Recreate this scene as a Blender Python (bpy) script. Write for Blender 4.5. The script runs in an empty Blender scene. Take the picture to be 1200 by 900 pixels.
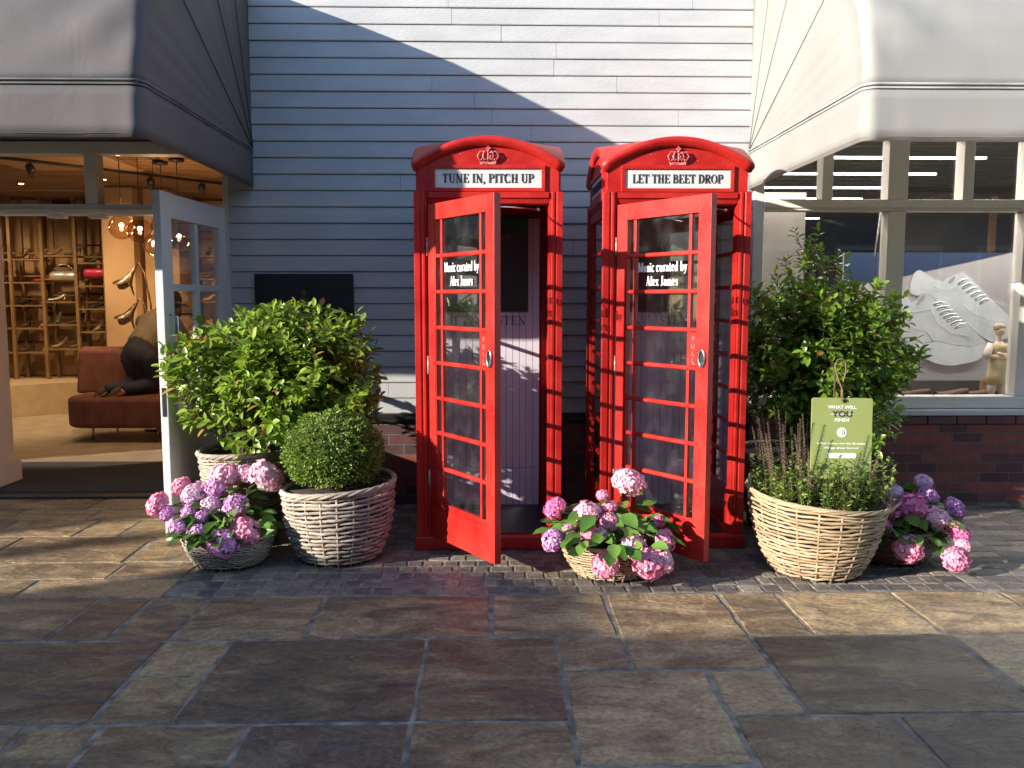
import bpy, bmesh, math, random
import numpy as np
from mathutils import Vector, Matrix
R = math.radians
random.seed(7); rng = np.random.default_rng(11)
scene = bpy.context.scene
COL = scene.collection

# ------------------------------------------------------------------ camera
cam_d = bpy.data.cameras.new('camera'); cam = bpy.data.objects.new('camera', cam_d); COL.objects.link(cam)
cam.location = (0, 0, 1.55)
cam.rotation_euler = (R(90 - 5.711), 0, R(-1.254))
cam_d.sensor_width = 36; cam_d.lens = 30.0; cam_d.clip_end = 2000; cam_d.clip_start = 0.05
scene.camera = cam
# ------------------------------------------------------------------ sky and sun
SD = Vector((-2.1, -1.0, 0.70)).normalized()       # direction towards the sun
elev = math.asin(SD.z)
w = bpy.data.worlds.new('World'); scene.world = w; w.use_nodes = True
wn = w.node_tree.nodes; wl = w.node_tree.links
bg = wn['Background']; sky = wn.new('ShaderNodeTexSky'); sky.sky_type = 'NISHITA'; sky.sun_disc = False
sky.sun_elevation = elev; sky.sun_rotation = math.atan2(SD.x, SD.y)
sky.air_density = 1.0; sky.dust_density = 0.2; sky.ozone_density = 1.8
wl.new(sky.outputs[0], bg.inputs[0]); bg.inputs[1].default_value = 0.15
sun_d = bpy.data.lights.new('sun', 'SUN'); sun = bpy.data.objects.new('sun', sun_d); COL.objects.link(sun)
sun_d.energy = 4.0; sun_d.angle = R(0.45); sun_d.color = (1.0, 0.91, 0.78)
sun.rotation_euler = SD.to_track_quat('Z', 'Y').to_euler(); sun.location = (-6, -3, 8)
scene.view_settings.view_transform = 'Standard'; scene.view_settings.look = 'None'
scene.view_settings.exposure = 1.5; scene.view_settings.gamma = 1
scene.render.engine = 'CYCLES'
scene.cycles.max_bounces = 8; scene.cycles.transparent_max_bounces = 16
scene.cycles.caustics_reflective = False; scene.cycles.caustics_refractive = False

# ------------------------------------------------------------------ materials
def new_mat(name):
    m = bpy.data.materials.new(name); m.use_nodes = True
    return m, m.node_tree.nodes, m.node_tree.links, m.node_tree.nodes['Principled BSDF']
def mat(name, c1, c2=None, rough=.6, scale=8, detail=4, bump=0, bscale=60, metal=0, stretch=None, spec=.5, vary=None, contrast=(.35, .65), coat=0, dist=0):
    """principled with a noise mix of two colours; vary = strength of the per-piece 'tint' attribute"""
    m, N, L, P = new_mat(name)
    P.inputs['Roughness'].default_value = rough; P.inputs['Metallic'].default_value = metal
    P.inputs['Specular IOR Level'].default_value = spec
    P.inputs['Coat Weight'].default_value = coat
    tc = N.new('ShaderNodeTexCoord'); mp = N.new('ShaderNodeMapping'); L.new(tc.outputs['Object'], mp.inputs[0])
    if stretch: mp.inputs['Scale'].default_value = stretch
    out = None
    if c2 is None: c2 = tuple(x * .85 for x in c1)
    nz = N.new('ShaderNodeTexNoise'); nz.inputs['Scale'].default_value = scale; nz.inputs['Detail'].default_value = detail
    nz.inputs['Distortion'].default_value = dist
    L.new(mp.outputs[0], nz.inputs['Vector'])
    cr = N.new('ShaderNodeValToRGB'); cr.color_ramp.elements[0].position = contrast[0]; cr.color_ramp.elements[1].position = contrast[1]
    cr.color_ramp.elements[0].color = (*c1, 1); cr.color_ramp.elements[1].color = (*c2, 1)
    L.new(nz.outputs[0], cr.inputs[0]); out = cr.outputs[0]
    if vary:
        at = N.new('ShaderNodeAttribute'); at.attribute_name = 'tint'
        mx = N.new('ShaderNodeMix'); mx.data_type = 'RGBA'; mx.blend_type = 'MULTIPLY'; mx.inputs[0].default_value = vary
        L.new(out, mx.inputs[6]); L.new(at.outputs['Color'], mx.inputs[7]); out = mx.outputs[2]
    L.new(out, P.inputs['Base Color'])
    if bump:
        n2 = N.new('ShaderNodeTexNoise'); n2.inputs['Scale'].default_value = bscale; n2.inputs['Detail'].default_value = 5
        L.new(mp.outputs[0], n2.inputs['Vector'])
        b = N.new('ShaderNodeBump'); b.inputs['Strength'].default_value = bump; b.inputs['Distance'].default_value = .01
        L.new(n2.outputs[0], b.inputs['Height']); L.new(b.outputs[0], P.inputs['Normal'])
    return m
def leaf_mat(name, c1, c2, rough=.4, trans=.3, odd=None):
    m, N, L, P = new_mat(name)
    at = N.new('ShaderNodeAttribute'); at.attribute_name = 'tint'
    mx = N.new('ShaderNodeMix'); mx.data_type = 'RGBA'
    sp = N.new('ShaderNodeSeparateColor'); L.new(at.outputs['Color'], sp.inputs[0])
    mx.inputs[6].default_value = (*c1, 1); mx.inputs[7].default_value = (*c2, 1)
    L.new(sp.outputs[0], mx.inputs[0])
    if odd:
        gt = N.new('ShaderNodeMath'); gt.operation = 'GREATER_THAN'; gt.inputs[1].default_value = .975; L.new(sp.outputs[1], gt.inputs[0])
        m3 = N.new('ShaderNodeMix'); m3.data_type = 'RGBA'; m3.inputs[7].default_value = (*odd, 1); L.new(gt.outputs[0], m3.inputs[0]); L.new(mx.outputs[2], m3.inputs[6]); mx = m3
    L.new(mx.outputs[2], P.inputs['Base Color'])
    P.inputs['Roughness'].default_value = rough
    tr = N.new('ShaderNodeBsdfTranslucent'); ms = N.new('ShaderNodeMixShader'); ms.inputs[0].default_value = trans
    L.new(mx.outputs[2], tr.inputs[0]); L.new(P.outputs[0], ms.inputs[1]); L.new(tr.outputs[0], ms.inputs[2])
    L.new(ms.outputs[0], N['Material Output'].inputs[0])
    return m
def glass_mat(name, tint=(1, 1, 1), dirt=.03, ior=1.5, gain=1.0):
    m, N, L, P = new_mat(name); N.remove(P)
    fr = N.new('ShaderNodeFresnel'); ge = N.new('ShaderNodeNewGeometry'); im = N.new('ShaderNodeMapRange')
    im.inputs[3].default_value = ior; im.inputs[4].default_value = 1 / ior; L.new(ge.outputs['Backfacing'], im.inputs[0]); L.new(im.outputs[0], fr.inputs[0])
    g = N.new('ShaderNodeBsdfGlossy'); g.inputs['Roughness'].default_value = .02
    t = N.new('ShaderNodeBsdfTransparent'); t.inputs[0].default_value = (*tint, 1)
    d = N.new('ShaderNodeBsdfDiffuse'); d.inputs[0].default_value = (.6, .6, .6, 1)
    mu = N.new('ShaderNodeMath'); mu.operation = 'MULTIPLY'; mu.inputs[1].default_value = gain; mu.use_clamp = True
    L.new(fr.outputs[0], mu.inputs[0])
    a = N.new('ShaderNodeMixShader'); L.new(mu.outputs[0], a.inputs[0]); L.new(t.outputs[0], a.inputs[1]); L.new(g.outputs[0], a.inputs[2])
    nz = N.new('ShaderNodeTexNoise'); nz.inputs['Scale'].default_value = 9; nz.inputs['Detail'].default_value = 8
    tc = N.new('ShaderNodeTexCoord'); L.new(tc.outputs['Object'], nz.inputs['Vector'])
    mr = N.new('ShaderNodeMapRange'); mr.inputs[1].default_value = .45; mr.inputs[2].default_value = .8; mr.inputs[3].default_value = dirt * .3; mr.inputs[4].default_value = dirt * 2.5
    L.new(nz.outputs[0], mr.inputs[0])
    b = N.new('ShaderNodeMixShader'); L.new(mr.outputs[0], b.inputs[0]); L.new(a.outputs[0], b.inputs[1]); L.new(d.outputs[0], b.inputs[2])
    L.new(b.outputs[0], N['Material Output'].inputs[0])
    return m
def emit(name, c, s):
    m, N, L, P = new_mat(name)
    P.inputs['Base Color'].default_value = (*c, 1); P.inputs['Emission Color'].default_value = (*c, 1); P.inputs['Emission Strength'].default_value = s
    return m
def brick_mat():
    m, N, L, P = new_mat('old_brick')
    tc = N.new('ShaderNodeTexCoord'); sx = N.new('ShaderNodeSeparateXYZ'); cb = N.new('ShaderNodeCombineXYZ')
    L.new(tc.outputs['Object'], sx.inputs[0]); L.new(sx.outputs['X'], cb.inputs['X']); L.new(sx.outputs['Z'], cb.inputs['Y'])
    br = N.new('ShaderNodeTexBrick'); L.new(cb.outputs[0], br.inputs['Vector'])
    br.inputs['Scale'].default_value = 1; br.inputs['Brick Width'].default_value = .225; br.inputs['Row Height'].default_value = .0765
    br.inputs['Mortar Size'].default_value = .005; br.inputs['Mortar Smooth'].default_value = .25; br.inputs['Bias'].default_value = -.1
    br.inputs['Color1'].default_value = (.27, .065, .05, 1); br.inputs['Color2'].default_value = (.045, .028, .034, 1); br.inputs['Mortar'].default_value = (.13, .105, .095, 1)
    nz = N.new('ShaderNodeTexNoise'); nz.inputs['Scale'].default_value = 14; nz.inputs['Detail'].default_value = 7; L.new(tc.outputs['Object'], nz.inputs['Vector'])
    mr = N.new('ShaderNodeMapRange'); mr.inputs[3].default_value = .55; mr.inputs[4].default_value = 1.35; L.new(nz.outputs[0], mr.inputs[0])
    mx = N.new('ShaderNodeMix'); mx.data_type = 'RGBA'; mx.blend_type = 'MULTIPLY'; mx.inputs[0].default_value = 1
    L.new(br.outputs[0], mx.inputs[6]); L.new(mr.outputs[0], mx.inputs[7]); L.new(mx.outputs[2], P.inputs['Base Color'])
    P.inputs['Roughness'].default_value = .75
    ad = N.new('ShaderNodeMath'); ad.operation = 'MULTIPLY_ADD'; ad.inputs[1].default_value = -1.; L.new(br.outputs['Fac'], ad.inputs[0])
    n3 = N.new('ShaderNodeMath'); n3.operation = 'MULTIPLY'; n3.inputs[1].default_value = .5; L.new(nz.outputs[0], n3.inputs[0]); L.new(n3.outputs[0], ad.inputs[2])
    b = N.new('ShaderNodeBump'); b.inputs['Strength'].default_value = .8; b.inputs['Distance'].default_value = .008; L.new(ad.outputs[0], b.inputs['Height']); L.new(b.outputs[0], P.inputs['Normal'])
    return m
def stone_mat(name, c1, c2, c3, rough=.55, bumpd=.006):
    """riven sandstone: per-slab tint, flowing bands, fine grain"""
    m, N, L, P = new_mat(name)
    tc = N.new('ShaderNodeTexCoord'); at = N.new('ShaderNodeAttribute'); at.attribute_name = 'tint'
    sp = N.new('ShaderNodeSeparateColor'); L.new(at.outputs['Color'], sp.inputs[0])
    # shift the pattern per slab so that grain does not run across joints
    sc = N.new('ShaderNodeVectorMath'); sc.operation = 'SCALE'; sc.inputs[3].default_value = 40; L.new(at.outputs['Color'], sc.inputs[0])
    ad = N.new('ShaderNodeVectorMath'); ad.operation = 'ADD'; L.new(tc.outputs['Object'], ad.inputs[0]); L.new(sc.outputs[0], ad.inputs[1])
    mp = N.new('ShaderNodeMapping'); mp.inputs['Scale'].default_value = (1, 2.6, 1); mp.inputs['Rotation'].default_value = (0, 0, .35); L.new(ad.outputs[0], mp.inputs[0])
    n1 = N.new('ShaderNodeTexNoise'); n1.inputs['Scale'].default_value = 2.2; n1.inputs['Detail'].default_value = 6; n1.inputs['Distortion'].default_value = 1.4; L.new(mp.outputs[0], n1.inputs['Vector'])
    n2 = N.new('ShaderNodeTexNoise'); n2.inputs['Scale'].default_value = 45; n2.inputs['Detail'].default_value = 8; n2.inputs['Roughness'].default_value = .7; L.new(ad.outputs[0], n2.inputs['Vector'])
    n4 = N.new('ShaderNodeTexNoise'); n4.inputs['Scale'].default_value = 7; n4.inputs['Detail'].default_value = 7; n4.inputs['Distortion'].default_value = .6; L.new(ad.outputs[0], n4.inputs['Vector'])
    r1 = N.new('ShaderNodeValToRGB'); E = r1.color_ramp.elements
    E[0].position = .3; E[0].color = (*c1, 1); E[1].position = .72; E[1].color = (*c3, 1); e = E.new(.5); e.color = (*c2, 1)
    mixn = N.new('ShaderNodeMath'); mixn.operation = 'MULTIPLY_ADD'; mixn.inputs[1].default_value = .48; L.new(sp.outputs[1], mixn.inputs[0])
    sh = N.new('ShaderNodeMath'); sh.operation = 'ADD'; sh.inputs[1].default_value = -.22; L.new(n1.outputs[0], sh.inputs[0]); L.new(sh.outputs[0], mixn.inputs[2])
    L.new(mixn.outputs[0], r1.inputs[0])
    v1 = N.new('ShaderNodeMapRange'); v1.inputs[1].default_value = .3; v1.inputs[2].default_value = .75; v1.inputs[3].default_value = .42; v1.inputs[4].default_value = 1.6; L.new(n2.outputs[0], v1.inputs[0])
    v2 = N.new('ShaderNodeMapRange'); v2.inputs[1].default_value = .3; v2.inputs[2].default_value = .7; v2.inputs[3].default_value = .7; v2.inputs[4].default_value = 1.25; L.new(n4.outputs[0], v2.inputs[0])
    v3 = N.new('ShaderNodeMapRange'); v3.inputs[3].default_value = .84; v3.inputs[4].default_value = 1.15; L.new(sp.outputs[0], v3.inputs[0])
    p1 = N.new('ShaderNodeMath'); p1.operation = 'MULTIPLY'; L.new(v1.outputs[0], p1.inputs[0]); L.new(v2.outputs[0], p1.inputs[1])
    p2 = N.new('ShaderNodeMath'); p2.operation = 'MULTIPLY'; L.new(p1.outputs[0], p2.inputs[0]); L.new(v3.outputs[0], p2.inputs[1])
    mx = N.new('ShaderNodeMix'); mx.data_type = 'RGBA'; mx.blend_type = 'MULTIPLY'; mx.inputs[0].default_value = 1
    L.new(r1.outputs[0], mx.inputs[6]); L.new(p2.outputs[0], mx.inputs[7]); L.new(mx.outputs[2], P.inputs['Base Color']); MXS = mx
    rr = N.new('ShaderNodeMapRange'); rr.inputs[3].default_value = rough - .15; rr.inputs[4].default_value = rough + .2; L.new(n4.outputs[0], rr.inputs[0]); L.new(rr.outputs[0], P.inputs['Roughness'])
    wv = N.new('ShaderNodeMath'); wv.operation = 'MULTIPLY_ADD'; wv.inputs[1].default_value = .12; L.new(n2.outputs[0], wv.inputs[0])
    # stepped riven layers
    sn = N.new('ShaderNodeMath'); sn.operation = 'MULTIPLY'; sn.inputs[1].default_value = 9; L.new(n1.outputs[0], sn.inputs[0])
    fl = N.new('ShaderNodeMath'); fl.operation = 'FRACT'; L.new(sn.outputs[0], fl.inputs[0])
    pw = N.new('ShaderNodeMath'); pw.operation = 'POWER'; pw.inputs[1].default_value = 6; L.new(fl.outputs[0], pw.inputs[0])
    st = N.new('ShaderNodeMath'); st.operation = 'MULTIPLY'; st.inputs[1].default_value = .38; L.new(pw.outputs[0], st.inputs[0])
    s2 = N.new('ShaderNodeMath'); s2.operation = 'MULTIPLY'; L.new(st.outputs[0], s2.inputs[0]); L.new(n4.outputs[0], s2.inputs[1])
    m4 = N.new('ShaderNodeMix'); m4.data_type = 'RGBA'; m4.inputs[7].default_value = (.42, .34, .26, 1); L.new(s2.outputs[0], m4.inputs[0]); L.new(MXS.outputs[2], m4.inputs[6]); L.new(m4.outputs[2], P.inputs['Base Color'])
    p3 = N.new('ShaderNodeMath'); p3.operation = 'MULTIPLY_ADD'; p3.inputs[1].default_value = .30; L.new(pw.outputs[0], p3.inputs[0]); L.new(n4.outputs[0], p3.inputs[2])
    L.new(p3.outputs[0], wv.inputs[2])
    b = N.new('ShaderNodeBump'); b.inputs['Strength'].default_value = 1; b.inputs['Distance'].default_value = bumpd; L.new(wv.outputs[0], b.inputs['Height']); L.new(b.outputs[0], P.inputs['Normal'])
    return m
def red_mat():
    m, N, L, P = new_mat('red_gloss_paint')
    tc = N.new('ShaderNodeTexCoord')
    n1 = N.new('ShaderNodeTexNoise'); n1.inputs['Scale'].default_value = 5; n1.inputs['Detail'].default_value = 6; L.new(tc.outputs['Object'], n1.inputs['Vector'])
    r1 = N.new('ShaderNodeValToRGB'); r1.color_ramp.elements[0].color = (.34, .008, .007, 1); r1.color_ramp.elements[1].color = (.53, .024, .014, 1)
    r1.color_ramp.elements[0].position = .3; r1.color_ramp.elements[1].position = .75
    L.new(n1.outputs[0], r1.inputs[0])
    # small chips and dust specks
    n2 = N.new('ShaderNodeTexNoise'); n2.inputs['Scale'].default_value = 55; n2.inputs['Detail'].default_value = 4; L.new(tc.outputs['Object'], n2.inputs['Vector'])
    r2 = N.new('ShaderNodeValToRGB'); r2.color_ramp.elements[0].position = .70; r2.color_ramp.elements[1].position = .74
    L.new(n2.outputs[0], r2.inputs[0])
    mx = N.new('ShaderNodeMix'); mx.data_type = 'RGBA'; mx.inputs[7].default_value = (.50, .16, .13, 1)
    L.new(r2.outputs[0], mx.inputs[0]); L.new(r1.outputs[0], mx.inputs[6]); L.new(mx.outputs[2], P.inputs['Base Color'])
    rg = N.new('ShaderNodeMapRange'); rg.inputs[3].default_value = .22; rg.inputs[4].default_value = .6; L.new(n1.outputs[0], rg.inputs[0]); L.new(rg.outputs[0], P.inputs['Roughness'])
    n3 = N.new('ShaderNodeTexNoise'); n3.inputs['Scale'].default_value = 38; n3.inputs['Detail'].default_value = 5; L.new(tc.outputs['Object'], n3.inputs['Vector'])
    b = N.new('ShaderNodeBump'); b.inputs['Strength'].default_value = .35; b.inputs['Distance'].default_value = .004; L.new(n3.outputs[0], b.inputs['Height']); L.new(b.outputs[0], P.inputs['Normal'])
    return m
M = {}
M['red'] = red_mat()
M['worn_red'] = mat('worn_red_relief', (.50, .05, .05), (.62, .24, .22), rough=.5, scale=60, contrast=(.45, .6))
M['white'] = mat('white_paint', (.60, .61, .61), (.54, .56, .57), rough=.45, scale=3, bump=.15, bscale=40)
M['siding'] = mat('siding_paint', (.485, .49, .495), (.42, .43, .44), rough=.5, scale=2.5, detail=7, bump=.25, bscale=30, stretch=(1, 1, 3))
M['cream'] = mat('cream_frame_paint', (.74, .72, .67), (.66, .64, .60), rough=.5, scale=3, bump=.1)
M['brick'] = brick_mat()
M['slab'] = stone_mat('sandstone', (.085, .058, .045), (.158, .112, .066), (.34, .24, .13), rough=.5, bumpd=.012)
M['sett'] = stone_mat('granite_setts', (.10, .09, .088), (.15, .132, .12), (.23, .195, .15), rough=.55, bumpd=.01)
M['mortar'] = mat('mortar', (.30, .25, .20), (.11, .092, .076), rough=.95, scale=12, detail=8, bump=.6, bscale=80)
M['mortar_dark'] = mat('dark_jointing', (.06, .055, .05), (.035, .033, .03), rough=.95, scale=12, bump=.5)
M['awn_grey'] = mat('taupe_awning_fabric', (.118, .108, .110), (.102, .094, .098), rough=.75, scale=2, bump=.12, bscale=300)
M['awn_white'] = mat('white_awning_fabric', (.46, .455, .44), (.41, .405, .39), rough=.7, scale=2, bump=.12, bscale=300)
M['cord'] = mat('awning_piping', (.05, .055, .07), (.12, .13, .15), rough=.6, scale=3)
M['cord_w'] = mat('white_piping', (.55, .55, .53), (.3, .3, .3), rough=.6, scale=3)
M['seam'] = mat('seam_line', (.055, .05, .06), rough=.8)
M['seam_w'] = mat('pale_seam', (.35, .35, .34), rough=.8)
M['black'] = mat('black_sign_board', (.008, .008, .012), (.012, .012, .016), rough=.45)
M['gold'] = mat('dull_gold', (.30, .24, .13), (.22, .17, .09), rough=.5, metal=.5)
M['brass'] = mat('brass', (.55, .36, .16), (.4, .26, .12), rough=.35, metal=.9)
M['chrome'] = mat('chrome', (.75, .75, .75), rough=.22, metal=1)
M['darkmetal'] = mat('dark_metal', (.02, .02, .02), rough=.4)
M['glass'] = glass_mat('window_glass', dirt=.015, gain=1.7)
M['glass_booth'] = glass_mat('dusty_glass', (.90, .92, .92), dirt=.010, gain=1.8)
M['lilac'] = mat('lilac_boards', (.82, .73, .83), (.76, .68, .78), rough=.55, scale=3, bump=.1)
M['ink'] = mat('dark_ink', (.02, .02, .035), rough=.6)
M['signwhite'] = mat('opal_sign_glass', (.62, .63, .61), (.58, .59, .57), rough=.3, scale=4)
M['letterwhite'] = mat('white_lettering', (.85, .85, .85), rough=.5)
M['poster_dark'] = mat('dark_poster', (.022, .026, .022), (.03, .034, .03), rough=.35)
M['green_strip'] = mat('green_strip', (.01, .20, .06), (.01, .12, .04), rough=.4, scale=2)
M['poster_text'] = mat('grey_green_print', (.10, .13, .09), rough=.5)
M['olive'] = mat('green_sign_face', (.31, .36, .12), (.285, .33, .11), rough=.45, scale=2)
M['rope'] = mat('brown_cord', (.22, .13, .07), (.12, .07, .04), rough=.8, scale=40)
M['wick_pale'] = mat('pale_willow', (.60, .47, .30), (.38, .27, .16), rough=.62, scale=9, detail=6, bump=.4, bscale=90, stretch=(1, 1, 3), vary=.75)
M['wick_grey'] = mat('weathered_white_willow', (.54, .48, .40), (.30, .25, .20), rough=.65, scale=9, detail=6, bump=.4, bscale=90, stretch=(1, 1, 3), vary=.75)
M['wick_brown'] = mat('brown_willow', (.26, .19, .12), (.13, .09, .06), rough=.65, scale=9, detail=6, bump=.4, bscale=90, stretch=(1, 1, 3), vary=.75)
M['soil'] = mat('soil', (.03, .02, .014), (.05, .035, .025), rough=1, scale=30, bump=1)
M['liner'] = mat('basket_liner', (.02, .016, .012), rough=.9)
M['leafL'] = leaf_mat('camellia_leaf_bright', (.10, .20, .02), (.38, .52, .06), rough=.34, trans=.36, odd=(.42, .26, .05))
M['leafR'] = leaf_mat('camellia_leaf', (.07, .16, .018), (.32, .47, .05), rough=.32, trans=.34, odd=(.40, .22, .05))
M['leafH'] = leaf_mat('hydrangea_leaf', (.045, .13, .02), (.18, .34, .06), rough=.4, trans=.3)
M['box'] = leaf_mat('boxwood_leaf', (.09, .17, .018), (.28, .40, .06), rough=.5, trans=.25)
M['boxcore'] = mat('twiggy_core', (.05, .075, .015), (.035, .045, .015), rough=1, scale=30, bump=1)
M['herb'] = leaf_mat('herb_leaf', (.10, .20, .035), (.32, .42, .08), rough=.5, trans=.3)
M['spike'] = leaf_mat('dry_flower_spike', (.20, .12, .08), (.46, .34, .24), rough=.8, trans=.2)
M['bark'] = mat('twig_bark', (.09, .055, .03), (.05, .03, .02), rough=.9, scale=30, bump=.5)
PINKS = [((.78, .24, .40), (.88, .46, .60)), ((.62, .26, .54), (.78, .44, .70)), ((.54, .21, .50), (.70, .38, .66)),
         ((.84, .40, .54), (.92, .64, .72)), ((.78, .12, .36), (.88, .32, .54)), ((.74, .44, .62), (.86, .64, .76))]
for i, (a, b) in enumerate(PINKS): M['petal%d' % i] = leaf_mat('petal_%s' % ['pink', 'mauve', 'purple', 'pale_pink', 'hot_pink', 'lilac'][i], a, b, rough=.6, trans=.25)
M['floor_in'] = mat('shop_stone_floor', (.36, .29, .20), (.28, .22, .15), rough=.55, scale=5, detail=8)
M['mat'] = mat('ribbed_doormat', (.035, .033, .03), (.05, .047, .042), rough=.95, scale=60)
M['tan_wall'] = mat('warm_plaster', (.55, .36, .20), (.46, .29, .155), rough=.8, scale=2)
M['oak'] = mat('oak_slats', (.42, .25, .12), (.30, .17, .08), rough=.6, scale=4, stretch=(.3, 6, 6))
M['dark_gap'] = mat('dark_recess', (.03, .022, .016), rough=.9)
M['shelf'] = mat('bronze_shelf', (.24, .15, .065), (.17, .10, .045), rough=.45, scale=5)
M['pinkwall'] = mat('pink_plaster', (.60, .52, .52), (.54, .47, .47), rough=.7, scale=2)
M['velvet'] = mat('dusty_pink_velvet', (.16, .055, .036), (.11, .036, .024), rough=.85, scale=7, detail=6)
M['platform'] = mat('cream_platform', (.48, .36, .22), rough=.6)
M['denim'] = mat('navy_trousers', (.022, .028, .045), (.032, .04, .06), rough=.85, scale=12, bump=.5, bscale=20)
M['denim2'] = mat('blue_jean_cuff', (.03, .05, .09), rough=.85)
M['khaki'] = mat('khaki_top', (.20, .175, .13), (.15, .13, .10), rough=.85, scale=10, bump=.5, bscale=20)
M['skin'] = mat('skin', (.48, .27, .18), rough=.55)
M['hair'] = mat('dark_hair', (.02, .013, .01), (.035, .022, .015), rough=.5, scale=30, stretch=(1, 1, 6))
M['shoe_brown'] = mat('brown_suede', (.07, .03, .018), rough=.8)
M['shoe_black'] = mat('black_leather', (.012, .012, .014), rough=.3)
M['shoe_tan'] = mat('tan_leather', (.38, .25, .14), rough=.4)
M['shoe_red'] = mat('red_leather', (.45, .03, .04), rough=.4)
M['shoe_green'] = mat('olive_leather', (.12, .13, .07), rough=.4)
M['shoe_silver'] = mat('silver_leather', (.5, .48, .42), rough=.3, metal=.5)
M['pinkbag'] = mat('crimson_leather', (.55, .03, .08), rough=.35)
M['bronze'] = mat('dark_bronze', (.16, .11, .07), (.30, .24, .17), rough=.38, metal=.8, scale=12)
M['lamp_on'] = emit('lamp_lit', (1, .78, .5), 12)
M['tube_on'] = emit('lamp_tube_lit', (1, .93, .82), 5)
M['smoke'] = glass_mat('smoked_globe', (.86, .72, .6), dirt=0, gain=1.5)
M['ceil_dark'] = mat('dark_mesh_ceiling', (.06, .058, .058), (.035, .034, .034), rough=.8, scale=60, stretch=(1, 4, 1))
M['wall_dark'] = mat('dim_shop_wall', (.14, .125, .11), (.11, .10, .09), rough=.8, scale=2)
M['poster_bg'] = mat('grey_poster_print', (.40, .39, .41), (.34, .33, .35), rough=.45, scale=1.5)
M['navy'] = mat('navy_banner', (.012, .035, .10), rough=.5)
M['snk'] = mat('pale_sneaker_print', (.60, .65, .69), (.50, .55, .59), rough=.5, scale=5, detail=6)
M['snk2'] = mat('pale_sole_print', (.66, .72, .77), (.60, .66, .71), rough=.5, scale=4)
M['snk_line'] = mat('sneaker_seam_print', (.34, .37, .40), rough=.6)
M['walnut'] = mat('walnut_plinth', (.12, .07, .04), (.08, .045, .03), rough=.5, scale=6)
M['linen'] = mat('ochre_linen', (.60, .50, .28), (.5, .42, .24), rough=.9, scale=12)
M['linen_w'] = mat('pale_linen', (.66, .60, .50), rough=.9)
M['opp'] = mat('street_render', (.24, .24, .25), (.20, .20, .21), rough=.8, scale=1)
M['roof'] = mat('slate_roof', (.07, .07, .08), (.05, .05, .055), rough=.7, scale=5, bump=.5)
M['opp_glass'] = mat('dark_window', (.02, .025, .03), rough=.1)
M['green_exit'] = emit('lit_green_sign', (.02, .5, .2), .7)

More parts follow.
